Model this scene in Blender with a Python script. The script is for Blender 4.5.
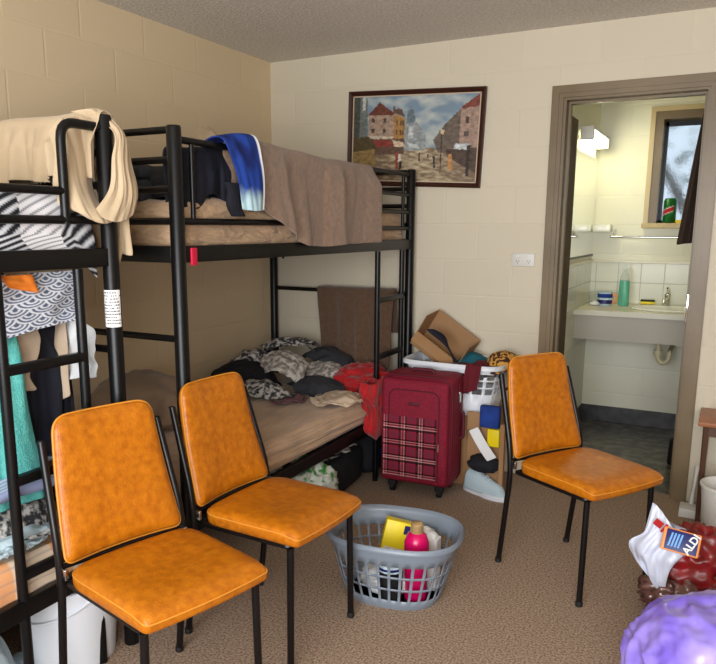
import bpy, bmesh, math, random
import numpy as np
from mathutils import Vector, Matrix, noise
PI = math.pi
scn = bpy.context.scene
for o in list(bpy.data.objects): bpy.data.objects.remove(o, do_unlink=True)

# ------------------------------------------------------------------ camera
cam_d = bpy.data.cameras.new('camera'); cam = bpy.data.objects.new('camera', cam_d)
scn.collection.objects.link(cam); scn.camera = cam
cam_d.sensor_fit = 'HORIZONTAL'; cam_d.sensor_width = 36.0
cam_d.lens = 714.66 * 36.0 / 716.0
cam_d.shift_x = (358 - 342.43) / 716.0
cam_d.shift_y = (363.81 - 332) / 716.0
cam_d.clip_start = 0.02
F_ = Vector((-0.46415212, 0.86586757, -0.18664448)); R_ = Vector((0.88105415, 0.47300392, 0.0032983)); U_ = Vector((-0.09113946, 0.16291298, 0.98242199))
cam.matrix_world = Matrix(((R_.x, U_.x, -F_.x, 2.63426), (R_.y, U_.y, -F_.y, -3.9496), (R_.z, U_.z, -F_.z, 1.38983), (0, 0, 0, 1)))

# ------------------------------------------------------------------ light
scn.view_settings.view_transform = 'Standard'; scn.view_settings.look = 'None'
scn.view_settings.gamma = 1; scn.view_settings.use_curve_mapping = False
scn.view_settings.exposure = 0.03
w = bpy.data.worlds.new('world'); scn.world = w; w.use_nodes = True
bg = w.node_tree.nodes['Background']; bg.inputs[0].default_value = (0.78, 0.9, 1.0, 1); bg.inputs[1].default_value = 0.95

def area(name, loc, rot, sx, sy, energy, col):
    l = bpy.data.lights.new(name, 'AREA'); l.shape = 'RECTANGLE'; l.size = sx; l.size_y = sy; l.energy = energy; l.color = col
    o = bpy.data.objects.new(name, l); o.location = loc; o.rotation_euler = rot; scn.collection.objects.link(o); return o
# daylight through the big window behind the camera
area('window_daylight', (2.55, -5.15, 1.40), (math.radians(104), 0, 0), 2.5, 1.5, 172, (0.96, 0.975, 1.0))

# ------------------------------------------------------------------ materials
def srgb(r, g, b):
    f = lambda c: (c / 255 / 12.92) if c / 255 <= 0.04045 else ((c / 255 + 0.055) / 1.055) ** 2.4
    return (f(r), f(g), f(b), 1)

class NT:
    def __init__(s, name):
        s.m = bpy.data.materials.new(name); s.m.use_nodes = True; s.t = s.m.node_tree
        s.b = s.t.nodes['Principled BSDF']; s.o = s.t.nodes['Material Output']
    def n(s, kind, **kw):
        x = s.t.nodes.new(kind)
        for k, v in kw.items():
            if hasattr(x, k) and k not in ('Scale',): setattr(x, k, v)
            else: x.inputs[k].default_value = v
        return x
    def l(s, a, b): s.t.links.new(a, b)

def mat(name, col, rough=.6, metal=0, col2=None, mscale=6, bump=0, bscale=80, spec=.5, coat=0, sheen=0, detail=3, trans=0, alpha=1, ior=1.45, lo=.35, hi=.65):
    k = NT(name); b = k.b
    b.inputs['Base Color'].default_value = col; b.inputs['Roughness'].default_value = rough; b.inputs['Metallic'].default_value = metal
    b.inputs['Specular IOR Level'].default_value = spec; b.inputs['Coat Weight'].default_value = coat
    b.inputs['Transmission Weight'].default_value = trans; b.inputs['Alpha'].default_value = alpha; b.inputs['IOR'].default_value = ior
    if sheen: b.inputs['Sheen Weight'].default_value = sheen
    tc = k.n('ShaderNodeTexCoord')
    if col2 is not None:
        nz = k.n('ShaderNodeTexNoise'); nz.inputs['Scale'].default_value = mscale; nz.inputs['Detail'].default_value = detail
        k.l(tc.outputs['Object'], nz.inputs['Vector'])
        rp = k.n('ShaderNodeValToRGB'); rp.color_ramp.elements[0].position = lo; rp.color_ramp.elements[1].position = hi
        rp.color_ramp.elements[0].color = col; rp.color_ramp.elements[1].color = col2
        k.l(nz.outputs['Fac'], rp.inputs[0]); k.l(rp.outputs[0], b.inputs['Base Color'])
    if bump:
        n2 = k.n('ShaderNodeTexNoise'); n2.inputs['Scale'].default_value = bscale; n2.inputs['Detail'].default_value = 4
        k.l(tc.outputs['Object'], n2.inputs['Vector'])
        bp = k.n('ShaderNodeBump'); bp.inputs['Strength'].default_value = bump; bp.inputs['Distance'].default_value = .01
        k.l(n2.outputs['Fac'], bp.inputs['Height']); k.l(bp.outputs[0], b.inputs['Normal'])
    return k.m

def mat_block(name, col, axis, off_u, off_v, rough=.6, bw=.4, bh=.2, mort=.007, strength=.28, mcol=None):
    """painted concrete block wall: real block size, mortar raked in"""
    k = NT(name); b = k.b; b.inputs['Roughness'].default_value = rough; b.inputs['Specular IOR Level'].default_value = .3
    tc = k.n('ShaderNodeTexCoord'); sp = k.n('ShaderNodeSeparateXYZ'); k.l(tc.outputs['Object'], sp.inputs[0])
    a1 = k.n('ShaderNodeMath', operation='ADD'); a1.inputs[1].default_value = off_u; k.l(sp.outputs[axis], a1.inputs[0])
    a2 = k.n('ShaderNodeMath', operation='ADD'); a2.inputs[1].default_value = off_v; k.l(sp.outputs[2], a2.inputs[0])
    cb = k.n('ShaderNodeCombineXYZ'); k.l(a1.outputs[0], cb.inputs[0]); k.l(a2.outputs[0], cb.inputs[1])
    br = k.n('ShaderNodeTexBrick'); br.offset = .5; br.offset_frequency = 2
    br.inputs['Scale'].default_value = 1; br.inputs['Brick Width'].default_value = bw; br.inputs['Row Height'].default_value = bh
    br.inputs['Mortar Size'].default_value = mort; br.inputs['Mortar Smooth'].default_value = .8
    c = Vector(col[:3])
    br.inputs['Color1'].default_value = (*c, 1); br.inputs['Color2'].default_value = (*(c * .965), 1)
    br.inputs['Mortar'].default_value = mcol or (*(c * 1.0), 1)
    k.l(cb.outputs[0], br.inputs['Vector']); k.l(br.outputs['Color'], b.inputs['Base Color'])
    nz = k.n('ShaderNodeTexNoise'); nz.inputs['Scale'].default_value = 60; nz.inputs['Detail'].default_value = 5; k.l(tc.outputs['Object'], nz.inputs['Vector'])
    m1 = k.n('ShaderNodeMath', operation='MULTIPLY'); m1.inputs[1].default_value = -1; k.l(br.outputs['Fac'], m1.inputs[0])
    m2 = k.n('ShaderNodeMath', operation='MULTIPLY_ADD'); m2.inputs[1].default_value = .22; k.l(nz.outputs['Fac'], m2.inputs[0]); k.l(m1.outputs[0], m2.inputs[2])
    bp = k.n('ShaderNodeBump'); bp.inputs['Strength'].default_value = strength; bp.inputs['Distance'].default_value = .006
    k.l(m2.outputs[0], bp.inputs['Height']); k.l(bp.outputs[0], b.inputs['Normal'])
    return k.m

def mat_attr(name, rough=.8, bump=0, bscale=200, spec=.3):
    k = NT(name); a = k.n('ShaderNodeAttribute'); a.attribute_name = 'Col'; k.l(a.outputs['Color'], k.b.inputs['Base Color'])
    k.b.inputs['Roughness'].default_value = rough; k.b.inputs['Specular IOR Level'].default_value = spec
    if bump:
        tc = k.n('ShaderNodeTexCoord'); n2 = k.n('ShaderNodeTexNoise'); n2.inputs['Scale'].default_value = bscale
        k.l(tc.outputs['Object'], n2.inputs['Vector']); bp = k.n('ShaderNodeBump'); bp.inputs['Strength'].default_value = bump; bp.inputs['Distance'].default_value = .004
        k.l(n2.outputs['Fac'], bp.inputs['Height']); k.l(bp.outputs[0], k.b.inputs['Normal'])
    return k.m

def emit(name, col, s):
    k = NT(name); k.b.inputs['Emission Color'].default_value = col; k.b.inputs['Emission Strength'].default_value = s
    k.b.inputs['Base Color'].default_value = col; return k.m

M = {}
CREAM = srgb(222, 207, 172)
M['wall_b'] = mat_block('cream_painted_block', srgb(212, 202, 180), 0, -1.577, -.0133)
M['wall_l'] = mat_block('cream_painted_block_side', srgb(220, 199, 164), 1, .311, -.0133)
M['wall_d'] = mat('low_bounce_tan_block', srgb(150, 134, 110), .8, bump=.1, bscale=60)  # unseen walls: colour darkened on purpose to cut bounced fill light
M['bath_b'] = mat_block('bathroom_painted_block', srgb(232, 230, 210), 0, -1.76, -.0133, rough=.45)
M['bath_l'] = mat_block('bathroom_painted_block_side', srgb(232, 230, 210), 1, 0, -.0133, rough=.45)
M['tile'] = mat_block('white_glazed_tile', srgb(222, 222, 206), 0, -1.8, .03, rough=.18, bw=.15, bh=.15, mort=.003, strength=.3, mcol=srgb(170, 168, 150))
M['tile'].node_tree.nodes['Brick Texture'].offset = 0
M['tile_l'] = mat_block('white_glazed_tile_side', srgb(222, 222, 206), 1, 0, .03, rough=.18, bw=.15, bh=.15, mort=.003, strength=.3, mcol=srgb(170, 168, 150))
M['tile_l'].node_tree.nodes['Brick Texture'].offset = 0
M['ceil'] = mat('popcorn_ceiling', srgb(232, 226, 216), .95, bump=.8, bscale=70, col2=srgb(212, 205, 194), mscale=75, lo=.4, hi=.6)
M['ceil'].node_tree.nodes['Bump'].inputs['Distance'].default_value = .02
M['carpet'] = mat('speckled_beige_carpet', srgb(126, 104, 86), .97, bump=.4, bscale=340, col2=srgb(186, 162, 140), mscale=130, detail=6, spec=.1, lo=.36, hi=.62)
M['vinyl'] = mat('mottled_dark_vinyl_floor', srgb(66, 64, 58), .32, col2=srgb(128, 124, 112), mscale=14, detail=5, bump=.15, bscale=30, lo=.42, hi=.68)
M['vinyl_d'] = mat('dark_vinyl_coving', srgb(44, 44, 46), .35, col2=srgb(74, 72, 74), mscale=14)
M['trim'] = mat('brown_painted_timber', srgb(126, 108, 80), .38, bump=.05, bscale=40, col2=srgb(112, 95, 68), mscale=3)
M['trim_l'] = mat('tan_window_timber', srgb(196, 176, 134), .4, bump=.05, bscale=40)
M['trim_d'] = mat('dark_brown_door_face', srgb(92, 72, 52), .65, spec=.2)
M['metal'] = mat('black_powder_coat', srgb(12, 11, 12), .36, spec=.35, bump=.03, bscale=300)
M['chairmetal'] = mat('black_chair_tube', srgb(16, 13, 14), .33, spec=.4)
M['rubber'] = mat('black_rubber', srgb(20, 20, 20), .7)
M['chrome'] = mat('chrome', srgb(210, 210, 210), .12, metal=1)
M['vinyl_o'] = mat('mustard_orange_vinyl', srgb(170, 92, 7), .34, col2=srgb(202, 120, 18), mscale=40, detail=8, bump=.2, bscale=200, spec=.5, lo=.3, hi=.7)
M['pipe_o'] = mat('pale_orange_piping', srgb(214, 142, 50), .45)
M['sheet_tan'] = mat('tan_bed_sheet', srgb(190, 158, 124), .85, col2=srgb(174, 142, 110), mscale=5, sheen=.2, bump=.1, bscale=300)
M['sheet_tan2'] = mat('taupe_tan_bed_sheet', srgb(204, 170, 136), .85, col2=srgb(176, 146, 116), mscale=4, sheen=.2, bump=.1, bscale=300)
def drawn_folds(m, sc, strength):
    t = m.node_tree; tc = t.nodes.new('ShaderNodeTexCoord'); mp = t.nodes.new('ShaderNodeMapping'); mp.inputs['Scale'].default_value = sc; mp.inputs['Rotation'].default_value = (0, 0, .12)
    n = t.nodes.new('ShaderNodeTexNoise'); n.inputs['Scale'].default_value = 1; n.inputs['Detail'].default_value = 3; n.inputs['Distortion'].default_value = .4
    b = t.nodes.new('ShaderNodeBump'); b.inputs['Strength'].default_value = strength; b.inputs['Distance'].default_value = .05
    t.links.new(tc.outputs['Object'], mp.inputs[0]); t.links.new(mp.outputs[0], n.inputs['Vector']); t.links.new(n.outputs['Fac'], b.inputs['Height']); t.links.new(b.outputs[0], t.nodes['Principled BSDF'].inputs['Normal'])
drawn_folds(M['sheet_tan2'], (7, 1.3, 34), .9)
drawn_folds(M['sheet_tan'], (10, 9, 26), .6)
M['sheet_taupe'] = mat('taupe_bed_sheet', srgb(150, 126, 102), .85, col2=srgb(132, 110, 88), mscale=4, sheen=.2, bump=.1, bscale=300)
M['sheet_cream'] = mat('cream_cotton_sheet', srgb(196, 174, 142), .85, col2=srgb(182, 160, 128), mscale=5, sheen=.2)
M['towel'] = mat('brown_terry_towel', srgb(124, 95, 72), .98, col2=srgb(150, 118, 92), mscale=60, bump=.8, bscale=260, sheen=.5)
M['towel_hem'] = mat('pale_towel_hem', srgb(176, 146, 120), .9)
M['blanket_b'] = mat('dark_brown_fleece', srgb(92, 68, 50), .98, col2=srgb(104, 78, 58), mscale=50, bump=.6, bscale=200, sheen=.4)
M['navy'] = mat('navy_fabric', srgb(22, 24, 40), .85, col2=srgb(14, 15, 24), mscale=8, bump=.2, bscale=200)
M['black'] = mat('black_fabric', srgb(18, 18, 22), .9, col2=srgb(28, 28, 34), mscale=10, bump=.2, bscale=200)
M['blue'] = mat('royal_blue_fabric', srgb(30, 66, 150), .85, col2=srgb(18, 40, 104), mscale=9, bump=.2, bscale=200)
M['white_f'] = mat('white_fabric', srgb(222, 222, 220), .85, bump=.2, bscale=200, col2=srgb(204, 206, 210), mscale=8)
M['ltblue_f'] = mat('pale_blue_white_fabric', srgb(186, 206, 214), .85, bump=.2, bscale=200)
M['grey_f'] = mat('charcoal_fabric', srgb(58, 60, 66), .9, col2=srgb(44, 46, 52), mscale=9, bump=.2, bscale=200)
M['camo'] = mat('grey_white_printed_fabric', srgb(52, 52, 56), .9, col2=srgb(196, 192, 186), mscale=42, detail=4, lo=.44, hi=.58, bump=.2, bscale=200)
M['camo2'] = mat('taupe_white_printed_fabric', srgb(128, 120, 114), .9, col2=srgb(206, 200, 190), mscale=40, detail=5, lo=.42, hi=.6, bump=.2, bscale=200)
M['mauve'] = mat('dusty_mauve_fabric', srgb(112, 78, 84), .9)
M['red'] = mat('bright_red_fabric', srgb(186, 14, 22), .8, col2=srgb(150, 8, 16), mscale=6, bump=.2, bscale=120, sheen=.2)
M['teal_t'] = mat('turquoise_towel', srgb(112, 206, 196), .95, col2=srgb(92, 190, 184), mscale=50, bump=.6, bscale=240)
M['teal'] = mat('dark_teal_fabric', srgb(20, 88, 104), .9)
M['maroon'] = mat('maroon_fabric', srgb(96, 18, 30), .9, bump=.2, bscale=200)
M['gold_p'] = mat('gold_black_printed_fabric', srgb(212, 156, 70), .85, col2=srgb(70, 34, 26), mscale=45, detail=1, lo=.47, hi=.53)
M['orange_f'] = mat('orange_fabric', srgb(224, 124, 36), .8)
M['beige_f'] = mat('beige_fabric', srgb(196, 174, 150), .88, bump=.2, bscale=200)
M['suit'] = mat('burgundy_woven_nylon', srgb(138, 10, 44), .7, col2=srgb(116, 6, 34), mscale=90, bump=.4, bscale=600)
M['suit_trim'] = mat('dark_burgundy_trim', srgb(84, 6, 28), .6)
M['white_pl'] = mat('white_plastic', srgb(226, 230, 236), .35)
M['offwhite_pl'] = mat('offwhite_plastic', srgb(214, 212, 204), .4)
M['grey_pl'] = mat('silver_grey_plastic', srgb(126, 136, 148), .34, spec=.6)
M['card'] = mat('brown_cardboard', srgb(160, 124, 88), .9, col2=srgb(160, 120, 80), mscale=8)
M['pink'] = mat('magenta_plastic', srgb(206, 10, 92), .25)
M['gold'] = mat('champagne_gold_cap', srgb(222, 186, 132), .3, metal=.6)
M['yellow'] = mat('yellow_packet', srgb(240, 214, 20), .4)
M['purple'] = mat('purple_plastic_bag', srgb(128, 104, 218), .28, col2=srgb(186, 168, 240), mscale=7, spec=.6, coat=.3, lo=.4, hi=.7)
M['bag_w'] = mat('white_plastic_bag', srgb(216, 222, 240), .32, spec=.6)
M['bag_red'] = mat('dark_red_bag_print', srgb(150, 26, 32), .35, col2=srgb(96, 30, 24), mscale=16, spec=.6)
M['clearbag'] = mat('smoky_clear_film', srgb(120, 84, 74), .18, col2=srgb(70, 34, 30), mscale=18, spec=.8, coat=.6)
M['blue_lab'] = mat('dark_blue_print', srgb(20, 26, 96), .4)
M['orange_lab'] = mat('orange_print', srgb(238, 150, 80), .4)
M['wood'] = mat('warm_brown_wood', srgb(176, 112, 74), .4, col2=srgb(150, 92, 58), mscale=5)
M['wood_d'] = mat('dark_brown_wood', srgb(86, 58, 42), .5)
M['frame_d'] = mat('dark_mahogany_frame', srgb(58, 30, 20), .4, spec=.4)
M['counter'] = mat('cream_laminate', srgb(216, 212, 192), .3)
M['fascia'] = mat('grey_beige_laminate', srgb(176, 170, 156), .45)
M['ceramic'] = mat('white_ceramic', srgb(236, 236, 226), .12)
M['pvc'] = mat('cream_pvc', srgb(206, 196, 160), .4)
M['mirror'] = mat('mirror_glass', (.9, .92, .9, 1), .02, metal=1)
M['glass'] = mat('window_glass', (.9, .95, 1, 1), .13, trans=1, ior=1.15, bump=.35, bscale=45)
M['soap'] = mat('green_dish_liquid', srgb(40, 205, 160), .12, trans=.08)
M['clearpl'] = mat('clear_plastic', (.92, .95, .93, 1), .1, trans=.9, ior=1.2)
M['green_can'] = mat('green_tin', srgb(16, 110, 44), .3, col2=srgb(10, 84, 32), mscale=30)
M['darktowel'] = mat('dark_brown_towel', srgb(62, 46, 36), .95, bump=.5, bscale=200)
M['tube'] = emit('fluorescent_diffuser', (1.0, 0.93, 0.58, 1), 17)
M['paper'] = mat('white_paper', srgb(232, 232, 230), .7)
M['ink'] = mat('dark_ink', srgb(60, 60, 64), .7)
M['redpl'] = mat('red_strap', srgb(200, 20, 60), .5)
M['fruit'] = mat('red_berries', srgb(170, 20, 40), .4)
M['bark'] = mat('grey_tree_bark', srgb(120, 112, 104), .95, col2=srgb(70, 64, 58), mscale=9, bump=.8, bscale=20)
M['leaf'] = mat('grey_green_leaves', srgb(120, 130, 118), .8, col2=srgb(176, 186, 186), mscale=9)
M['attr'] = mat_attr('printed_cotton', .85)
M['canvas'] = mat_attr('oil_painted_canvas', .4, bump=.4, bscale=160, spec=.4)
M['dirt'] = mat('garden_ground', srgb(120, 110, 84), .95, col2=srgb(80, 92, 60), mscale=2)

# ------------------------------------------------------------------ mesh helpers
class MB:
    def __init__(s): s.v = []; s.f = []
    def add(s, v, f):
        b = len(s.v); s.v += [tuple(p) for p in v]; s.f += [tuple(i + b for i in q) for q in f]; return s
    def box(s, x0, x1, y0, y1, z0, z1):
        return s.add([(x, y, z) for z in (z0, z1) for y in (y0, y1) for x in (x0, x1)], [(0, 2, 3, 1), (4, 5, 7, 6), (0, 1, 5, 4), (2, 6, 7, 3), (0, 4, 6, 2), (1, 3, 7, 5)])
    def rbox(s, x0, x1, y0, y1, z0, z1, r=.01, seg=3):
        bm = bmesh.new(); bmesh.ops.create_cube(bm, size=1)
        for v in bm.verts: v.co = Vector(((x0 + x1) / 2 + v.co.x * (x1 - x0), (y0 + y1) / 2 + v.co.y * (y1 - y0), (z0 + z1) / 2 + v.co.z * (z1 - z0)))
        bmesh.ops.bevel(bm, geom=list(bm.edges), offset=min(r, .49 * min(x1 - x0, y1 - y0, z1 - z0)), segments=seg, profile=.5, affect='EDGES')
        bm.verts.index_update(); s.add([v.co[:] for v in bm.verts], [[v.index for v in f.verts] for f in bm.faces]); bm.free(); return s
    def tube(s, pts, r, n=12, cap=True, bend=0):
        pts = [Vector(p) for p in pts]
        if bend:
            q = [pts[0]]
            for i in range(1, len(pts) - 1):
                a, b, c = pts[i - 1], pts[i], pts[i + 1]; bb = min(bend, (a - b).length * .45, (c - b).length * .45)
                p = b + (a - b).normalized() * bb; d = b + (c - b).normalized() * bb
                for k in range(6):
                    t = k / 5; q.append(p * (1 - t) ** 2 + b * 2 * t * (1 - t) + d * t * t)
            q.append(pts[-1]); pts = q
        rr = r if isinstance(r, (list, tuple)) else [r] * len(pts)
        T = [(pts[min(i + 1, len(pts) - 1)] - pts[max(i - 1, 0)]).normalized() for i in range(len(pts))]
        up = Vector((0, 0, 1)) if abs(T[0].z) < .9 else Vector((1, 0, 0))
        N = (up - T[0] * up.dot(T[0])).normalized(); V = []
        for i, p in enumerate(pts):
            N = (N - T[i] * N.dot(T[i])).normalized(); B = T[i].cross(N)
            V += [p + (N * math.cos(2 * PI * k / n) + B * math.sin(2 * PI * k / n)) * rr[i] for k in range(n)]
        f = [(i * n + k, i * n + (k + 1) % n, (i + 1) * n + (k + 1) % n, (i + 1) * n + k) for i in range(len(pts) - 1) for k in range(n)]
        if cap: f += [tuple(range(n))[::-1], tuple((len(pts) - 1) * n + k for k in range(n))]
        return s.add(V, f)
    def lathe(s, prof, c=(0, 0, 0), n=32, sx=1, sy=1, cap=True):
        V = []
        for r, z in prof: V += [(c[0] + sx * r * math.cos(2 * PI * k / n), c[1] + sy * r * math.sin(2 * PI * k / n), c[2] + z) for k in range(n)]
        f = [(i * n + k, i * n + (k + 1) % n, (i + 1) * n + (k + 1) % n, (i + 1) * n + k) for i in range(len(prof) - 1) for k in range(n)]
        if cap:
            if prof[0][0] > 1e-5: f.append(tuple(range(n))[::-1])
            if prof[-1][0] > 1e-5: f.append(tuple((len(prof) - 1) * n + k for k in range(n)))
        return s.add(V, f)
    def poly(s, pts2, fn, t):
        """flat polygon (pts2) extruded by t; fn maps (a, b, depth)"""
        n = len(pts2); return s.add([fn(a, b, 0) for a, b in pts2] + [fn(a, b, t) for a, b in pts2], [tuple(range(n))[::-1], tuple(range(n, 2 * n))] + [(i, (i + 1) % n, n + (i + 1) % n, n + i) for i in range(n)])

def obj(name, mb, m, parent=None, smooth=True, angle=40, loc=None, rotz=0, pal=None):
    me = bpy.data.meshes.new(name)
    if isinstance(mb, MB): me.from_pydata(mb.v, [], mb.f)
    else: me.from_pydata(mb[0], [], mb[1])
    bm = bmesh.new(); bm.from_mesh(me); bmesh.ops.recalc_face_normals(bm, faces=bm.faces); bm.to_mesh(me); bm.free()
    me.materials.append(M[m] if isinstance(m, str) else m)
    if smooth:
        for p in me.polygons: p.use_smooth = True
        me.set_sharp_from_angle(angle=math.radians(angle))
    o = bpy.data.objects.new(name, me); scn.collection.objects.link(o)
    if parent is not None: o.parent = parent
    if loc is not None: o.location = loc
    if rotz: o.rotation_euler.z = rotz
    return o
def tag(o, label, cat, group=None, kind=None):
    if label: o['label'] = label
    if cat: o['category'] = cat
    if group: o['group'] = group
    if kind: o['kind'] = kind
    return o
def empty(name, loc, label, cat, rotz=0, group=None):
    o = bpy.data.objects.new(name, None); scn.collection.objects.link(o); o.location = loc; o.rotation_euler.z = rotz; o.empty_display_size = .1
    return tag(o, label, cat, group)
def struct(name, mb, m, parent=None, **k):
    o = obj(name, mb, m, parent, smooth=k.get('smooth', False))
    if parent is None: o['kind'] = 'structure'
    return o
def copy_tree(o, parent=None):
    c = o.copy(); scn.collection.objects.link(c)
    if parent is not None: c.parent = parent
    for ch in list(o.children): copy_tree(ch, c)
    return c
def nz(x, y=0, z=0): return noise.noise(Vector((x, y, z)))
def fbm(x, y, z=0, o=4):
    s = 0; a = 1
    for i in range(o): s += a * noise.noise(Vector((x, y, z + i * 7.3))); x *= 2; y *= 2; a *= .5
    return s

def grid_mesh(name, fn, nu, nv, m, parent=None, thick=.004, sub=1, colfn=None):
    V = [fn(i / nu, j / nv) for j in range(nv + 1) for i in range(nu + 1)]
    Fc = [(j * (nu + 1) + i, j * (nu + 1) + i + 1, (j + 1) * (nu + 1) + i + 1, (j + 1) * (nu + 1) + i) for j in range(nv) for i in range(nu)]
    o = obj(name, (V, Fc), m, parent, angle=180)
    if colfn:
        ca = o.data.color_attributes.new('Col', 'FLOAT_COLOR', 'POINT')
        for j in range(nv + 1):
            for i in range(nu + 1): ca.data[j * (nu + 1) + i].color = colfn(i / nu, j / nv)
    if thick:
        s = o.modifiers.new('solid', 'SOLIDIFY'); s.thickness = thick; s.offset = 0
    if sub:
        s = o.modifiers.new('sub', 'SUBSURF'); s.levels = s.render_levels = sub
    return o

def drape(name, A, B, out, dropF, dropB, m, seed=0, amp=.02, freq=9, r=.018, nu=60, nv=44, parent=None, thick=.004, sag=0, flare=.0, slant=0, colfn=None, bulge=None):
    """cloth hung over a bar from A to B: out = horizontal direction of the front side"""
    A = Vector(A); B = Vector(B); out = Vector(out).normalized()
    dF = dropF if callable(dropF) else (lambda s: dropF); dB = dropB if callable(dropB) else (lambda s: dropB)
    def fn(u, v):
        p = A.lerp(B, u); t = v * 2 - 1                      # t -1 back hem .. 0 crest .. 1 front hem
        p = p + Vector((0, 0, nz(u * 6, seed, 3) * .008 - sag * math.sin(PI * u)))
        d = dF(u) if t > 0 else dB(u); k = abs(t)
        arc = min(1, k * 5); ang = arc * PI / 2
        sgn = 1 if t > 0 else -1
        off = r * math.sin(ang); up = r * math.cos(ang)
        drop = max(0, (k - .2) / .8) * d
        uu = u + slant * drop + .25 * nz(u * 2, drop * 3, seed) * drop
        fold = nz(uu * freq, drop * 1.2, seed + .5) + .5 * nz(uu * freq * 2.1, drop * 2, seed + 5.1)
        w = min(1, drop / .07)
        off += (max(-.2, fold + .35) * amp + flare * drop) * w
        q = p + out * sgn * off + Vector((0, 0, up - drop)) + (B - A).normalized() * (slant * drop + .03 * nz(u * 4, drop * 4, seed + 9) * w)
        if bulge: q = q + Vector(bulge(u, t, drop))
        return q[:]
    return grid_mesh(name, fn, nu, nv, m, parent, thick, 1, colfn)

def cloth_sim(nu, nv, w, h, place, colliders, floor_z, seed=0, comp=.7, steps=60, iters=10, rough=.03, fric=.6):
    """position based cloth settled onto a floor and ellipsoid / box colliders"""
    rng = np.random.RandomState(seed)
    U, V = np.meshgrid(np.linspace(-.5, .5, nu), np.linspace(-.5, .5, nv))
    ang = place[3]; X = (U * w * comp * np.cos(ang) - V * h * comp * np.sin(ang)) + place[0]; Y = (U * w * comp * np.sin(ang) + V * h * comp * np.cos(ang)) + place[1]
    Z = np.full_like(X, place[2])
    for k in range(6):
        a, b, c = rng.uniform(-1, 1, 3) * 14; Z += rough * np.sin(a * U + b * V * 1.3 + c * 3)
        X += rough * .5 * np.sin(b * V + a); Y += rough * .5 * np.sin(a * U - b)
    P = np.stack([X, Y, Z], -1); Q = P.copy(); dx = w / (nu - 1); dy = h / (nv - 1); dd = math.hypot(dx, dy)
    def con(sa, sb, L, k=1.0):
        d = P[sb] - P[sa]; l = np.sqrt((d ** 2).sum(-1, keepdims=True)) + 1e-9
        c = d * (.5 * k * (l - L) / l); P[sa] += c; P[sb] -= c
    S = np.s_
    for st in range(steps):
        vel = (P - Q) * .92; Q = P.copy(); P = P + vel; P[..., 2] -= .0022
        for it in range(iters):
            for o_ in (0, 1):
                con(S[:, o_:-1:2], S[:, o_ + 1::2], dx); con(S[o_:-1:2, :], S[o_ + 1::2, :], dy)
            con(S[:-1:2, :-1:2], S[1::2, 1::2], dd, .4) if nu % 2 == 0 and nv % 2 == 0 else None
            con(S[:, :-4], S[:, 4:], dx * 4, .02); con(S[:-4, :], S[4:, :], dy * 4, .02)
            for c in colliders:
                if c[0] == 'e':
                    ctr = np.array(c[1]); rad = np.array(c[2]); d = (P - ctr) / rad; l = np.sqrt((d ** 2).sum(-1, keepdims=True)) + 1e-9
                    msk = (l < 1); P[:] = np.where(msk, ctr + d / l * rad, P)
                    Q[:] = np.where(msk, Q + (P - Q) * fric, Q)
            m = P[..., 2] < floor_z + .003
            P[..., 2] = np.where(m, floor_z + .003, P[..., 2])
            Q[..., :2] = np.where(m[..., None], Q[..., :2] + (P[..., :2] - Q[..., :2]) * .3, Q[..., :2])
    return P
def garment(name, m, w, h, place, floor_z, colliders=(), seed=0, comp=.6, rough=.035, n=(38, 38), shirt=False, parent=None, thick=.005, steps=60, label=None, cat=None, group=None, clampx=None, clampy=None, pattern=None, crease=1.0):
    P = cloth_sim(n[0], n[1], w, h, place, list(colliders), floor_z, seed, comp, steps, 8, rough)
    for jj in range(P.shape[0]):
        for ii in range(P.shape[1]):
            a_, b_ = ii / P.shape[1] * w, jj / P.shape[0] * h; k1 = 1 - 2.2 * abs(nz(a_ * 9, b_ * 9, seed)); k2 = 1 - 2.2 * abs(nz(a_ * 21, b_ * 21, seed + 3)); P[jj, ii, 2] += crease * (k1 * .018 + k2 * .009)
    if clampx: P[..., 0] = np.clip(P[..., 0], *clampx)
    if clampy: P[..., 1] = np.clip(P[..., 1], *clampy)
    nv, nu = P.shape[:2]; V = [tuple(map(float, p)) for p in P.reshape(-1, 3)]; Fc = []
    for j in range(nv - 1):
        for i in range(nu - 1):
            u = i / (nu - 1); v = j / (nv - 1)
            if shirt and v < .68 and (u < .2 or u > .8): continue       # sleeves stick out at the top
            Fc.append((j * nu + i, j * nu + i + 1, (j + 1) * nu + i + 1, (j + 1) * nu + i))
    used = sorted({i for f in Fc for i in f}); mp = {a: b for b, a in enumerate(used)}
    o = obj(name, ([V[i] for i in used], [tuple(mp[i] for i in f) for f in Fc]), m, parent, angle=180)
    s = o.modifiers.new('solid', 'SOLIDIFY'); s.thickness = thick; s.offset = 1
    s = o.modifiers.new('sub', 'SUBSURF'); s.levels = s.render_levels = 2
    if label: tag(o, label, cat, group)
    return o

def blob(name, c, r, m, seed=0, amp=.2, freq=2.5, parent=None, flat=None, sub=5, ridge=True):
    bm = bmesh.new(); bmesh.ops.create_icosphere(bm, subdivisions=sub, radius=1)
    for v in bm.verts:
        n = v.co.normalized(); q = n * freq
        k = noise.noise(q + Vector((seed, 0, 0)))
        if ridge: k = .9 * (1 - 2.4 * abs(k)) - .4 + .3 * (1 - 2 * abs(noise.noise(q * 2.3 + Vector((0, seed, 3)))))
        p = n * (1 + amp * k); v.co = Vector((c[0] + p.x * r[0], c[1] + p.y * r[1], c[2] + p.z * r[2]))
        if flat is not None and v.co.z < flat: v.co.z = flat
    bm.verts.index_update(); mb = MB(); mb.add([v.co[:] for v in bm.verts], [[v.index for v in f.verts] for f in bm.faces]); bm.free()
    return obj(name, mb, m, parent, angle=180)

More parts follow.
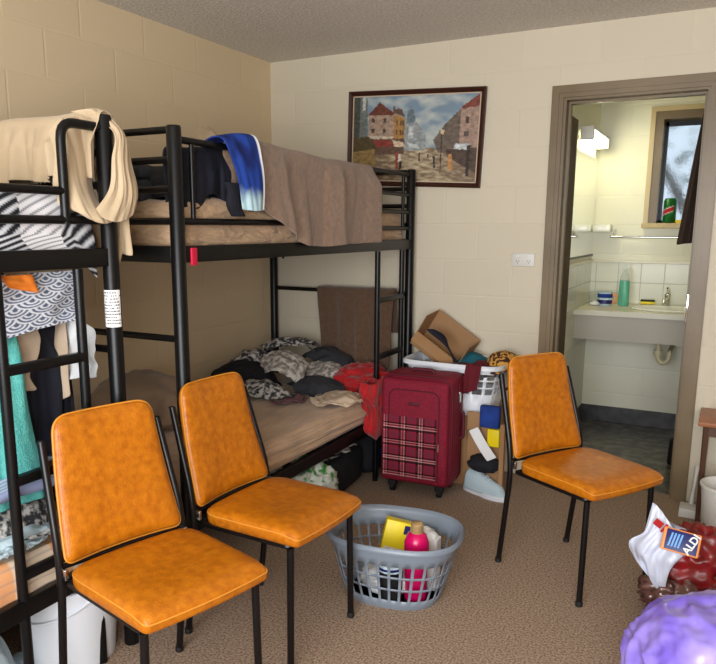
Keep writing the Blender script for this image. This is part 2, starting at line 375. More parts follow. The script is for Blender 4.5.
def text_mesh(body, size, m, parent, mat4, name='lettering', ext=.0006, bold=0):
    cu = bpy.data.curves.new(name, 'FONT'); cu.body = body; cu.size = size; cu.extrude = ext; cu.align_x = 'CENTER'; cu.align_y = 'CENTER'; cu.offset = bold
    t = bpy.data.objects.new(name, cu); scn.collection.objects.link(t); bpy.context.view_layer.update()
    me = bpy.data.meshes.new_from_object(t.evaluated_get(bpy.context.evaluated_depsgraph_get()))
    bpy.data.objects.remove(t, do_unlink=True); me.transform(mat4); me.materials.clear(); me.materials.append(M[m])
    o = bpy.data.objects.new(name, me); scn.collection.objects.link(o); o.parent = parent; return o

# ================================================================== THE ROOM
XR, YF, H = 4.3, -5.3, 2.4
struct('floor', MB().box(-.12, XR + .12, YF - .12, 0.06, -.1, 0), 'carpet')
struct('ceiling', MB().box(-.12, XR + .12, YF - .12, .12, H, H + .1), 'ceil')
struct('wall_left', MB().box(-.12, 0, YF - .12, .12, 0, H), 'wall_l')
struct('wall_right', MB().box(XR, XR + .12, YF - .12, .12, 0, H), 'wall_d')
DX0, DX1, DZ = 1.79, 2.51, 2.07          # rough opening of the bathroom door
struct('wall_back', MB().box(0, DX0, 0, .12, 0, H).box(DX1, XR, 0, .12, 0, H).box(DX0, DX1, 0, .12, DZ, H), 'wall_b')
WX0, WX1, WZ0, WZ1 = 1.2, 3.9, .6, 2.3
struct('wall_front', MB().box(0, WX0, YF - .12, YF, 0, H).box(WX1, XR, YF - .12, YF, 0, H).box(WX0, WX1, YF - .12, YF, 0, WZ0).box(WX0, WX1, YF - .12, YF, WZ1, H), 'wall_d')
wf = MB()
for a, b, c, d in ((WX0, WX0 + .05, WZ0, WZ1), (WX1 - .05, WX1, WZ0, WZ1), (WX0, WX1, WZ0, WZ0 + .05), (WX0, WX1, WZ1 - .05, WZ1), (2.52, 2.58, WZ0, WZ1)): wf.box(a, b, YF - .08, YF - .03, c, d)
struct('window_2', wf, 'trim')

# ---- bathroom door frame: stepped timber architrave and jamb
def arch(mb, y0, y1, w0, w1):
    mb.box(1.82 - w1, 1.82 - w0, y0, y1, 0, 2.04 + w1); mb.box(2.475 + w0, 2.475 + w1, y0, y1, 0, 2.04 + w1); mb.box(1.82 - w0, 2.475 + w0, y0, y1, 2.04 + w0, 2.04 + w1)
df = MB(); arch(df, -.014, 0, .012, .072); arch(df, -.020, -.014, .034, .066)
dt = struct('door_1', df, 'trim')
jb = MB(); jb.box(1.79, 1.822, -.002, .14, 0, 2.04).box(2.473, 2.505, -.002, .14, 0, 2.04).box(1.79, 2.505, -.002, .14, 2.04, 2.072)
jb.box(1.822, 1.834, .06, .10, 0, 2.028).box(2.461, 2.473, .06, .10, 0, 2.028).box(1.822, 2.473, .06, .10, 2.028, 2.04)
obj('door_jamb', jb, 'trim', dt, smooth=False)
st_ = MB().rbox(2.4625, 2.4735, .02, .058, .93, 1.07, .002); sp = obj('strike_plate', st_, 'chrome', dt)
# folded-back bathroom door leaf seen edge-on inside the left jamb
d2 = struct('door_2', MB().box(1.765, 1.822, .142, .34, .01, 1.985), 'trim_d')

# ---- bathroom shell
BY = 1.45; BXL = 1.76; BXR = 3.0
struct('floor_bathroom', MB().box(BXL - .12, BXR + .12, .061, BY + .12, -.1, -.002), 'vinyl')
struct('ceiling_bathroom', MB().box(BXL - .12, BXR + .12, .12, BY + .12, H, H + .1), mat('white_bathroom_ceiling', srgb(236, 230, 206), .8))
struct('wall_bathroom_left', MB().box(BXL - .1, BXL, .12, BY + .12, 0, H), 'bath_l')
struct('wall_bathroom_right', MB().box(BXR, BXR + .1, .12, BY + .12, 0, H), 'bath_l')
BW = (2.155, 2.68, 1.43, 2.12)
struct('wall_bathroom_back', MB().box(BXL, BW[0], BY, BY + .2, 0, H).box(BW[1], BXR, BY, BY + .2, 0, H).box(BW[0], BW[1], BY, BY + .2, 0, BW[2] - .03).box(BW[0], BW[1], BY, BY + .2, BW[3], H), 'bath_b')
struct('baseboard_bathroom_back', MB().box(BXL, BXR, BY - .008, BY, 0, .115), 'vinyl_d')
struct('baseboard_bathroom_left', MB().box(BXL, BXL + .008, .36, BY, 0, .115), 'vinyl_d')
struct('trim_1', MB().box(BXL, BXR, BY - .007, BY, .87, 1.155), 'tile')
struct('trim_2', MB().box(BXL, BXL + .007, .36, BY - .007, .87, 1.155), 'tile_l')
tt = struct('trim_3', MB().rbox(BXL, BXR, BY - .016, BY, 1.155, 1.175, .004).rbox(BXL, BXL + .016, .36, BY, 1.155, 1.175, .004), 'counter')
# window with tan timber surround, dark sash and sill
wn = MB(); x0, x1, z0, z1 = BW
for a, b, c, d in ((x0 - .07, x0 - .04, z0, z1 + .07), (x1 + .04, x1 + .07, z0, z1 + .07), (x0 - .04, x1 + .04, z1 + .04, z1 + .07)): wn.box(a, b, BY - .018, BY + .001, c, d)
w1 = struct('window_1', wn, 'trim_l'); wi = MB()
for a, b, c, d in ((x0 - .04, x0, z0, z1 + .04), (x1, x1 + .04, z0, z1 + .04), (x0, x1, z1, z1 + .04)): wi.box(a, b, BY - .010, BY + .001, c, d)
obj('inner_architrave', wi, 'trim', w1, smooth=False)
obj('window_reveal', MB().box(x0 + .0005, x0 + .012, BY - .017, BY + .2, z0, z1).box(x1 - .012, x1 - .0005, BY - .017, BY + .2, z0, z1).box(x0 + .012, x1 - .012, BY - .017, BY + .2, z1 - .012, z1 - .0005), 'trim', w1, smooth=False)
obj('window_sill', MB().rbox(x0 - .075, x1 + .075, BY - .05, BY + .2, z0 - .035, z0, .004), 'trim_l', w1)
sa = MB()
for a, b, c, d in ((x0 + .012, x0 + .032, z0, z1 - .012), (x1 - .032, x1 - .012, z0, z1 - .012), (x0 + .012, x1 - .012, z0, z0 + .02), (x0 + .012, x1 - .012, z1 - .04, z1 - .012)): sa.box(a, b, BY + .145, BY + .175, c, d)
obj('sash', sa, 'metal', w1, smooth=False)
obj('pane', MB().box(x0 + .03, x1 - .03, BY + .158, BY + .162, z0 + .02, z1 - .04), 'glass', w1, smooth=False)
# outside the bathroom window
struct('ground_outside', MB().box(-3, 8, 1.7, 12, -.4, -.3), 'dirt')
def tree(x, y, r, lean, seed, label):
    t = empty('tree', (x, y, -.35), label, 'tree')
    tr = MB().tube([(0, 0, 0), (lean * .3, .05, 1), (lean * .6 + .1, 0, 2), (lean, .1, 3.2), (lean * 1.3, 0, 4.5)], [r * 1.3, r, r * .85, r * .7, r * .4], 14)
    tr.tube([(lean * .55, 0, 1.9), (lean * .55 - .4, .1, 2.6), (lean * .55 - .9, .2, 3.6)], [r * .4, r * .3, r * .15], 8)
    tr.tube([(lean * .45, 0, 1.6), (lean * .45 + .4, .1, 2.3), (lean * .5 + .8, .2, 3.6)], [r * .35, r * .28, r * .12], 8)
    obj('trunk', tr, 'bark', t)
    rng = random.Random(seed); fo = MB()
    for k in range(260):
        a = rng.uniform(0, 2 * PI); rr = rng.uniform(.1, .55); z = rng.uniform(1.0, 4.5); px, py = lean * z / 3.6 + rr * math.cos(a), rr * math.sin(a) * .6
        s = rng.uniform(.04, .1); d = Vector((rng.uniform(-1, 1), rng.uniform(-1, 1), rng.uniform(-1, 1))).normalized() * s; e = d.orthogonal().normalized() * s * .5
        p = Vector((px, py, z)); fo.add([p - d, p + e, p + d, p - e], [(0, 1, 2, 3)])
    obj('foliage', fo, 'leaf', t, smooth=False)
tree(1.95, 3.9, .13, .5, 3, 'leaning grey tree seen through the left of the bathroom window')
tree(.3, 6.2, .10, -.3, 5, 'thin grey tree farther back outside the bathroom window')
tree(2.75, 2.9, .07, .25, 8, 'slim forked tree outside the bathroom window behind the hanging dark towel')

# ---- vanity
va = empty('vanity_unit', (BXL, .9, 0), 'cream bathroom vanity counter with grey-beige front panel under the splashback', 'vanity')
bcx, bcy, brx, bry = .56, .26, .235, .165       # basin centre in vanity space
N = 64; mbv = MB(); V = []
cx0, cx1, cy0, cy1 = 0, 1.24, 0, .543
for k in range(N):
    a = 2 * PI * k / N; c, s = math.cos(a), math.sin(a)
    t = min(((cx1 - bcx) / c if c > 0 else (cx0 - bcx) / c) if abs(c) > 1e-6 else 1e9, ((cy1 - bcy) / s if s > 0 else (cy0 - bcy) / s) if abs(s) > 1e-6 else 1e9)
    V.append((bcx + t * c, bcy + t * s, .87)); V.append((bcx + brx * .96 * c, bcy + bry * .96 * s, .87))
mbv.add(V, [(2 * k, 2 * ((k + 1) % N), 2 * ((k + 1) % N) + 1, 2 * k + 1) for k in range(N)])
mbv.box(cx0, cx1, -.012, .004, .838, .8705)
obj('worktop', mbv, 'counter', va, smooth=False)
obj('front_panel', MB().box(0, 1.24, .03, .048, .675, .838).box(0, 1.24, .0, .03, .832, .838), 'fascia', va, smooth=False)
obj('support_bracket', MB().box(0.002, .02, .05, .53, .80, .838), 'fascia', va, smooth=False)
bs = empty('wash_basin', (BXL + bcx, .9 + bcy, .87), 'white oval wash basin set in the bathroom vanity counter', 'basin')
pr = [(1.0, .001), (1.03, .006), (1.0, .013), (.93, .012), (.88, 0), (.8, -.05), (.6, -.11), (.25, -.135), (.05, -.138)]
obj('bowl', MB().lathe([(r, z) for r, z in pr], n=48, sx=brx, sy=bry, cap=False), 'ceramic', bs)
obj('plughole', MB().lathe([(.02, -.137), (.02, -.133), (.012, -.133), (.001, -.136)], n=20), 'chrome', bs)
tp = empty('mixer_tap', (2.285, 1.365, .882), 'chrome mixer tap at the back rim of the bathroom basin', 'tap')
obj('tap_body', MB().lathe([(.024, -.01), (.024, .004), (.018, .01), (.017, .055), (.02, .06), (.019, .075), (.004, .08)], n=24), 'chrome', tp)
obj('spout', MB().tube([(0, 0, .035), (-.005, -.05, .045), (-.01, -.11, .04), (-.012, -.125, .022)], [.012, .012, .011, .010], 12), 'chrome', tp)
obj('lever', MB().tube([(0, .005, .074), (0, -.015, .105), (.0, -.045, .118)], [.008, .006, .007], 10), 'chrome', tp)
tr_ = empty('waste_trap', (2.27, 1.16, .5), 'cream plastic waste trap pipe hanging below the basin', 'pipe')
obj('pipe', MB().tube([(0, 0, .235), (0, 0, .06), (.01, .0, .03), (.035, .0, .015), (.06, 0, .03), (.07, 0, .06), (.07, 0, .09), (.07, .285, .10)], .016, 14, bend=.02), 'pvc', tr_)
for z in (.17, .07): obj('pipe_nut', MB().lathe([(.028, 0), (.028, .03)], (0, 0, z), 16), 'pvc', tr_)

mi = tag(obj('wall_mirror', MB().box(BXL + .001, BXL + .007, .45, BY - .015, 1.215, 1.86), 'mirror', smooth=False), 'large frameless mirror on the bathroom left wall above the tiles', 'mirror')
obj('mirror_channel', MB().box(BXL + .001, BXL + .012, .45, BY - .015, 1.203, 1.215), 'metal', mi, smooth=False)
li = empty('wall_light', (BXL, .72, 1.96), 'lit boxy fluorescent light high on the bathroom left wall', 'lamp')
obj('light_body', MB().rbox(0, .085, 0, .62, .02, .042, .006), 'white_pl', li)
obj('diffuser', MB().rbox(.01, .084, .03, .59, -.036, .02, .014), 'tube', li)
obj('end_cap', MB().rbox(.004, .086, -.005, .03, -.038, .043, .008), 'offwhite_pl', li); obj('end_cap', MB().rbox(.004, .086, .59, .625, -.038, .043, .008), 'offwhite_pl', li)
sh = empty('soap_shelf', (BXL + .012, BY, 1.37), 'small white ceramic shelf in the bathroom corner beside the mirror', 'shelf')
obj('shelf_plate', MB().rbox(0, .115, -.10, -.002, 0, .014, .005), 'ceramic', sh)
obj('shelf_lip', MB().rbox(0, .115, -.106, -.094, .0, .05, .004).rbox(.107, .117, -.1, -.002, 0, .05, .004), 'ceramic', sh)
rl = empty('towel_rail', (1.88, BY, 1.335), 'long chrome towel rail along the bathroom back wall under the window', 'rail')
obj('rail_bar', MB().tube([(0, -.06, 0), (.95, -.06, 0)], .008), 'chrome', rl)
for x in (.03, .92): obj('bracket', MB().tube([(x, 0, .045), (x, -.03, .03), (x, -.06, 0)], .009), 'chrome', rl)

# ---- things in the bathroom
dsb = empty('dish_soap_bottle', (2.02, 1.25, .871), 'tall clear bottle of green liquid standing on the bathroom counter', 'bottle')
obj('liquid', MB().lathe([(.001, .002), (.031, .004), (.033, .02), (.031, .10), (.029, .175), (.001, .176)], n=28, sy=.7), 'soap', dsb)
obj('bottle_shell', MB().lathe([(.001, 0), (.034, .0), (.036, .02), (.034, .10), (.031, .18), (.022, .215), (.013, .232), (.013, .245)], n=28, sy=.7, cap=False), 'clearpl', dsb)
obj('cap', MB().lathe([(.014, .238), (.014, .262), (.006, .266), (.006, .282), (.001, .284)], n=20), 'clearpl', dsb)
cup = empty('mug', (1.90, 1.25, .871), 'dark blue and white striped mug lying beside the green bottle', 'mug')
cup.scale = (1.2, 1.2, 1.1)
obj('mug_body', MB().lathe([(.035, 0), (.04, .01), (.04, .085), (.036, .085), (.036, .01), (.001, .008)], n=28), 'ltblue_f', cup)
for z_, m_ in ((.012, 'blue_lab'), (.05, 'blue'),): obj('band', MB().lathe([(.0405, z_), (.0412, z_ + .01), (.0405, z_ + .025)], n=28, cap=False), m_, cup)
obj('mug_handle', MB().tube([(.038, 0, .07), (.06, -.0, .065), (.064, 0, .04), (.056, 0, .022), (.038, 0, .018)], .006, 8, bend=.01), 'orange_lab', cup)
cl = blob('soap_wrapper', (1.84, 1.20, .885), (.03, .022, .014), 'paper', 3, .4, 3, flat=.871, sub=3); tag(cl, 'small crumpled white scrap on the counter beside the blue mug', 'paper')
tc_ = empty('drinking_tumbler', (1.825, 1.27, .871), 'clear plastic tumbler at the left end of the bathroom counter', 'cup')
obj('tumbler_wall', MB().lathe([(.001, 0), (.03, 0), (.036, .09), (.033, .09), (.028, .004), (.001, .004)], n=24, cap=False), 'clearpl', tc_)
sg = empty('dish_sponge', (2.165, 1.345, .885), 'yellow sponge with a dark green scouring face on the basin edge', 'sponge', rotz=.1)
obj('foam', MB().rbox(-.045, .045, -.03, .03, 0, .02, .006), 'yellow', sg); obj('scourer', MB().rbox(-.045, .045, -.03, .03, .02, .028, .003), mat('dark_green_scourer', srgb(30, 50, 34), .9), sg)
cn = empty('drink_can', (2.245, 1.48, BW[2]), 'green can with a slanted red and white emblem on the bathroom window sill', 'can')
obj('can_body', MB().lathe([(.025, 0), (.033, .01), (.033, .135), (.026, .148), (.026, .15), (.023, .147), (.001, .147)], n=28), 'green_can', cn)
cn.scale = (1.25, 1.25, 1.1)
def on_can(a, b, d):
    th = -PI / 2 - .25 + a / .033; return ((.0335 + d) * math.cos(th), (.0335 + d) * math.sin(th), .075 + b)
def strip_on(pts, m, d):
    for i in range(len(pts) - 1): pass
    mb = MB(); n = len(pts) // 2
    for i in range(n): mb.add([], [])
    top = pts[:n]; bot = pts[n:][::-1]; V = [on_can(a, b, d) for a, b in top] + [on_can(a, b, d) for a, b in bot]
    mb.add(V, [(i, i + 1, n + i + 1, n + i) for i in range(n - 1)]); return mb
zz = lambda k, w_: (-.03 + .06 * k / 8, -.014 + .028 * k / 8 + (w_ if k % 2 else w_ * .55))
obj('white_outline', strip_on([zz(k, .022) for k in range(9)] + [zz(k, -.022) for k in range(8, -1, -1)], None, .0002), 'paper', cn, smooth=False)
obj('red_emblem', strip_on([zz(k, .017) for k in range(9)] + [zz(k, -.017) for k in range(8, -1, -1)], None, .0006), 'red', cn, smooth=False)
yb = tag(obj('soap_box', MB().rbox(2.285, 2.37, 1.455, 1.50, BW[2], BW[2] + .022, .004), 'yellow'), 'flat yellow packet lying on the sill beside the green can', 'packet')
hk = empty('hanging_towel', (2.487, .19, 2.05), 'dark brown towel hanging gathered behind the right door jamb', 'towel')
def tw(u, v):
    wd = .02 + .062 * v ** .75; a = (u - .5) * 2
    return (a * wd - .025 * v + .004 * math.sin(u * 22), .02 + .018 * math.sin(u * 19 + v * 2) * (.3 + v) + .015 * (1 - abs(a)), -.73 * v + .012 * a)
grid_mesh('towel_cloth', tw, 40, 40, 'darktowel', hk, .006)
obj('hook', MB().tube([(0, .045, .0), (0, .0, .01), (0, -.0, -.02), (0, -.02, -.012)], .005, 8), 'chrome', hk)
obj('hook_arm', MB().tube([(0, .0, .0), (.035, .0, .0)], .005, 8), 'chrome', hk)
tb = empty('toilet_brush', (2.455, .62, 0), 'slim black toilet brush holder on the bathroom floor by the jamb', 'brush')
obj('brush_pot', MB().lathe([(.04, 0), (.045, .01), (.04, .15), (.03, .155)], n=20), 'rubber', tb); obj('brush_handle', MB().tube([(0, 0, .14), (0, 0, .42)], [.007, .009], 10), 'rubber', tb)

# ================================================================== wall picture
PW, PH = .83, .53
pic = empty('framed_picture', (.978, -.004, 1.893), 'oil painting of a Paris-like street in a dark frame hung crooked above the bunk', 'picture')
pic.rotation_euler = (math.radians(2.2), math.radians(2.6), 0)
fr = MB(); hw, hh, t = PW / 2, PH / 2, .026
prof = [(0, -.004), (0, -.026), (.007, -.031), (.014, -.026), (.022, -.02), (.026, -.014), (.026, -.004)]
V = []; np_ = len(prof)
for sx, sz in ((-1, -1), (1, -1), (1, 1), (-1, 1)): V += [(sx * (hw - a), b, sz * (hh - a)) for a, b in prof]
fr.add(V, [(c * np_ + i, ((c + 1) % 4) * np_ + i, ((c + 1) % 4) * np_ + (i + 1) % np_, c * np_ + (i + 1) % np_) for c in range(4) for i in range(np_)])
obj('frame', fr, 'frame_d', pic, angle=25)
sl = MB(); hw2, hh2 = hw - .026, hh - .026
for a, b, c, d in ((-hw2, hw2, -hh2, -hh2 + .006), (-hw2, hw2, hh2 - .006, hh2), (-hw2, -hw2 + .006, -hh2, hh2), (hw2 - .006, hw2, -hh2, hh2)): sl.box(a, b, -.016, -.008, c, d)
obj('slip', sl, 'beige_f', pic, smooth=False)
def inpoly(x, y, P):
    c = False; n = len(P)
    for i in range(n):
        x1, y1 = P[i]; x2, y2 = P[i - 1]
        if (y1 > y) != (y2 > y) and x < (x2 - x1) * (y - y1) / (y2 - y1) + x1: c = not c
    return c
C8 = lambda *a: srgb(*a)[:3]
polys = [([(0, 0), (.055, 0), (.055, .52), (0, .55)], (70, 74, 66)), ([(.055, 0), (.115, .02), (.125, .5), (.055, .52)], (108, 116, 112)), ([(.075, 0), (.1, .02), (.1, .16), (.075, .16)], (196, 200, 192)),
 ([(.44, .25), (.455, .17), (.475, .12), (.495, .17), (.51, .25), (.51, .33), (.44, .33)], (110, 124, 132)), ([(.43, .33), (.52, .3), (.6, .45), (.6, .64), (.43, .64)], (150, 156, 156)), ([(.46, .36), (.5, .36), (.5, .5), (.46, .5)], (196, 200, 198)),
 ([(.13, .22), (.34, .21), (.34, .5), (.13, .49)], (170, 144, 124)), ([(.34, .21), (.43, .26), (.43, .52), (.34, .5)], (170, 128, 74)), ([(.12, .22), (.22, .07), (.34, .2), (.34, .225)], (106, 58, 44)), ([(.34, .2), (.43, .25), (.4, .16), (.34, .15)], (96, 72, 62)),
 ([(.33, .12), (.345, .12), (.345, .2), (.33, .2)], (110, 76, 66)), ([(.37, .14), (.38, .14), (.38, .2), (.37, .2)], (96, 76, 66)),
 ([(.13, .46), (.34, .47), (.34, .5), (.13, .5)], (206, 190, 168)), ([(.13, .5), (.43, .5), (.43, .68), (.13, .7)], (104, 78, 64)), ([(.17, .52), (.31, .51), (.335, .59), (.2, .6)], (140, 58, 50)), ([(.33, .51), (.42, .54), (.44, .6), (.35, .59)], (214, 190, 160)), ([(.45, .54), (.54, .57), (.56, .62), (.47, .6)], (200, 208, 204)),
 ([(0, .5), (.13, .47), (.2, .58), (.18, .68), (0, .68)], (84, 70, 44)), ([(.0, .66), (.185, .62), (.2, .84), (.02, .88)], (150, 124, 76)),
 ([(.66, .52), (.74, .35), (.86, .17), (.86, .7), (.7, .66)], (110, 96, 84)), ([(.86, .16), (1, .1), (1, .9), (.86, .72)], (168, 140, 124)), ([(.86, .15), (1, .0), (1, .14), (.87, .17)], (128, 62, 46)), ([(.76, .62), (1, .6), (1, .9), (.78, .72)], (84, 66, 54)),
 ([(.83, .56), (.94, .56), (.94, .63), (.82, .62)], (200, 206, 208)), ([(.72, .38), (.727, .38), (.73, .9), (.722, .9)], (40, 34, 32)), ([(.92, .58), (.945, .58), (.945, .93), (.92, .93)], (52, 40, 34)), ([(.715, .4), (.74, .4), (.74, .45), (.715, .45)], (220, 200, 160))]
for wx in (.155, .25): polys += [([(wx, .26), (wx + .025, .26), (wx + .025, .31), (wx, .31)], (74, 60, 58)), ([(wx, .38), (wx + .025, .38), (wx + .025, .43), (wx, .43)], (74, 60, 58))]
for wx in (.36, .39, .41): polys += [([(wx, .29), (wx + .012, .29), (wx + .012, .35), (wx, .35)], (92, 64, 44)), ([(wx, .4), (wx + .012, .4), (wx + .012, .45), (wx, .45)], (92, 64, 44))]
polys += [([(.9, .26), (.925, .26), (.925, .33), (.9, .33)], (70, 44, 40)), ([(.89, .42), (.93, .42), (.93, .48), (.89, .48)], (90, 78, 74)), ([(.36, .67), (.385, .66), (.39, .86), (.365, .86)], (150, 70, 56)), ([(.385, .68), (.405, .68), (.41, .78), (.385, .78)], (226, 214, 200)), ([(.395, .76), (.415, .76), (.415, .86), (.395, .86)], (50, 40, 40)),
 ([(.548, .67), (.562, .67), (.565, .76), (.55, .76)], (40, 40, 48)), ([(.615, .68), (.63, .68), (.63, .73), (.62, .73)], (60, 60, 66)), ([(.665, .7), (.68, .7), (.685, .84), (.67, .84)], (44, 46, 54)), ([(.785, .68), (.81, .68), (.82, .86), (.785, .86)], (196, 140, 84))]
PC = [(p, C8(*c)) for p, c in polys]
def paint(u, v):
    v = 1 - v; u2 = u + .006 * nz(u * 40, v * 40, 1); v2 = v + .008 * nz(u * 40, v * 40, 9)
    n = fbm(u * 7, v * 9, 2); k = min(1, max(0, n * .9 + .45 - .6 * abs(u - .62)))
    sky = Vector(C8(126, 150, 168)).lerp(Vector(C8(196, 202, 196)), k)
    g0 = .6 + .12 * abs(u - .6)
    if v2 > g0:
        n2 = fbm(u * 16, v * 30, 5); c = Vector(C8(128, 106, 84)).lerp(Vector(C8(214, 196, 160)), min(1, max(0, .5 + n2 * .8 - 1.2 * abs(u - .55))))
    else: c = sky
    for P, pc in PC:
        if inpoly(u2, v2, P): c = Vector(pc) * (1 + .5 * fbm(u * 30, v * 30, 4))
    return (*[max(0, min(1, x * .85)) for x in c], 1)
def cv(u, v): return ((u - .5) * (2 * hw2 - .008), -.012, (v - .5) * (2 * hh2 - .008))
grid_mesh('painting', cv, 190, 120, 'canvas', pic, 0, 0, paint)

sw = empty('double_power_outlet', (1.64, 0, 1.222), 'white double wall socket plate between the picture and the bathroom door', 'outlet')
obj('plate', MB().rbox(-.062, .062, -.009, 0, -.036, .036, .004), 'offwhite_pl', sw)
for x in (-.03, .03): obj('rocker', MB().rbox(x - .008, x + .008, -.013, -.008, .012, .026, .002), 'white_pl', sw)
for x in (-.03, .03):
    for dx, rz in ((-.007, .4), (.007, -.4), (0, 0)): obj('socket_slot', MB().box(x + dx - .0012, x + dx + .0012, -.0095, -.0085, (-.01 if dx else -.02), (-.002 if dx else -.012)), 'ink', sw, smooth=False)

# ================================================================== bunk beds
def bunk(x0, x1, y0, y1, label, ladder, near):
    L, W = y1 - y0, x1 - x0; t = empty('bunk_bed', (x0, y0, 0), label, 'bunk bed')
    T = lambda n, pts, r=.012, b=0, m='metal': obj(n, MB().tube(pts, r, bend=b), m, t)
    for x in (0, W):
        for y in (0, L):
            obj('post', MB().lathe([(.025, 0), (.025, 1.71), (.022, 1.717), (.001, 1.72)], (x, y, 0), 20), 'metal', t)
    for z0, z1 in ((1.272, 1.328), (.295, .352)):
        for x in (0, W): obj('side_rail', MB().rbox(x - .014, x + .014, .02, L - .02, z0, z1, .004), 'metal', t)
        for y in (0, L): obj('end_rail', MB().rbox(.02, W - .02, y - .013, y + .013, z0, z1, .004), 'metal', t)
        for k in range(9):
            y = .12 + k * (L - .24) / 8; obj('slat', MB().rbox(.012, W - .012, y - .02, y + .02, z0 + .01, z0 + .025, .003), 'metal', t)
    for y in (0, L):
        for z in (1.705, 1.61, 1.515, 1.41, 1.01): T('end_bar', [(.02, y, z), (W - .02, y, z)])
        for x in (.33, .62): T('end_bar', [(x, y, 1.41), (x, y, 1.705)], .009)
    for z in (1.41, 1.675): T('guard_rail', [(0, .02, z), (0, L - .02, z)])
    a, b = ladder
    ld = obj('ladder', MB().tube([(W, a, .0), (W, a, 1.27)], .015).tube([(W, b, 0), (W, b, 1.27)], .015), 'metal', t)
    for z in (.42, .70, 1.01): obj('rung', MB().rbox(W - .014, W + .014, a, b, z - .014, z + .014, .005), 'metal', ld)
    if near:   # full front guard with the closely barred step-over panel at the far end
        T('guard_rail', [(W, .02, 1.675), (W, a - .05, 1.675)]); T('guard_rail', [(W, .02, 1.41), (W, a - .05, 1.41)])
        for y in (.085, .75): T('guard_bar', [(W, y, 1.41), (W, y, 1.675)], .009)
        for z in (1.39, 1.48, 1.575, 1.685): T('guard_rail', [(W, a - .1, z), (W, L - .02, z)], .011)
        for y in (a - .06, a - .10, b): T('guard_bar', [(W, y, 1.385), (W, y, 1.685)], .010)
    else:      # hoop over the ladder end, lower middle rail
        T('guard_rail', [(W, .02, 1.49), (W, a + .24, 1.49)]); T('guard_rail', [(W, .02, 1.41), (W, L - .02, 1.41)])
        T('guard_hoop', [(W, a + .24, 1.40), (W, a + .24, 1.68), (W, L - .02, 1.68)], .014, .05)
        T('guard_bar', [(W, 1.1, 1.41), (W, 1.1, 1.49)], .010)
    return t
B1 = bunk(.05, .995, -2.065, -.07, 'black metal bunk bed against the back corner with tan mattresses', (1.565, 1.885), True)
B2 = bunk(.05, .955, -4.33, -2.33, 'black metal bunk bed at the left edge with a white sticker on its post', (1.60, 1.87), False)
# sticker on the corner post of the near bunk
lb = MB(); V = []; n = 14
for z in (1.085, 1.20):
    for k in range(n): a = -PI / 2 - 1.1 + 2.9 * k / (n - 1); V.append((.905 + .0258 * math.cos(a), 2.0 + .0258 * math.sin(a), z))
lb.add(V, [(k, k + 1, n + k + 1, n + k) for k in range(n - 1)]); st = obj('sticker', lb, 'paper', B2); st['label'] = 'white printed warning sticker'
ik = MB(); rg = random.Random(2)
for r_ in range(11):
    z = 1.19 - r_ * .0095; a = -PI / 2 - .8
    while a < PI / 2 - .4 and a < -PI / 2 + 1.6:
        w_ = rg.uniform(.1, .3); s_ = [(.905 + .0262 * math.cos(x), 2.0 + .0262 * math.sin(x)) for x in (a, a + w_ / 2, a + w_)]
        if rg.random() < .8: ik.add([(p[0], p[1], z) for p in s_] + [(p[0], p[1], z + .0035) for p in s_], [(0, 1, 4, 3), (1, 2, 5, 4)])
        a += w_ + .08
obj('sticker_print', ik, 'ink', st, smooth=False)
rt = obj('tag', MB().rbox(.956, .966, .045, .075, 1.262, 1.322, .003), 'redpl', B1); rt['label'] = 'small red tag'
obj('loose_strap', MB().tube([(.07, 1.975, 1.26), (.09, 1.96, 1.235), (.10, 1.955, 1.20)], .006, 6), 'rubber', B1)

def mattress(name, x0, x1, y0, y1, z0, z1, m, label, seed, group=None, amp=.008, dirr=(3, 2.2, 14)):
    nx, ny = 44, 70
    # rounded-box shell, wrinkled: long drawn folds towards the front edge
    bm = bmesh.new(); bmesh.ops.create_cube(bm, size=2); bmesh.ops.subdivide_edges(bm, edges=list(bm.edges), cuts=40, use_grid_fill=True)
    hx, hy, hz = (x1 - x0) / 2, (y1 - y0) / 2, (z1 - z0) / 2; r = .045
    for v in bm.verts:
        p = Vector((v.co.x * hx, v.co.y * hy, v.co.z * hz)); q = Vector((max(-hx + r, min(hx - r, p.x)), max(-hy + r, min(hy - r, p.y)), max(-hz + r, min(hz - r, p.z))))
        d = p - q
        if d.length > 1e-6: p = q + d.normalized() * r; nn = d.normalized()
        else: nn = v.normal
        wp = p + Vector(((x0 + x1) / 2, (y0 + y1) / 2, (z0 + z1) / 2))
        diag = wp.y * dirr[1] + wp.x * dirr[0] + wp.z * dirr[2]
        k = noise.noise(Vector((diag * 2.2, wp.x * 1.2 - wp.y * .8, seed))) + .5 * noise.noise(Vector((diag * 6, wp.y * 1.1, seed + 4)))
        if v.co.z > -.6: p = p + nn * (k * amp)
        v.co = p + Vector(((x0 + x1) / 2, (y0 + y1) / 2, (z0 + z1) / 2))
    bm.verts.index_update(); mb = MB(); mb.add([v.co[:] for v in bm.verts], [[v.index for v in f.verts] for f in bm.faces]); bm.free()
    return tag(obj(name, mb, m, angle=180), label, 'mattress', group)
mattress('mattress', .075, .978, -2.03, -.10, 1.30, 1.49, 'sheet_tan', 'mattress in a tan sheet on the top bunk under the brown towel', 3, amp=.019)
mattress('mattress', .075, 1.005, -2.03, -.26, .354, .50, 'sheet_tan2', 'mattress in a loose taupe sheet on the lower bunk in the corner', 7, amp=.015, dirr=(5, 1.1, 20))

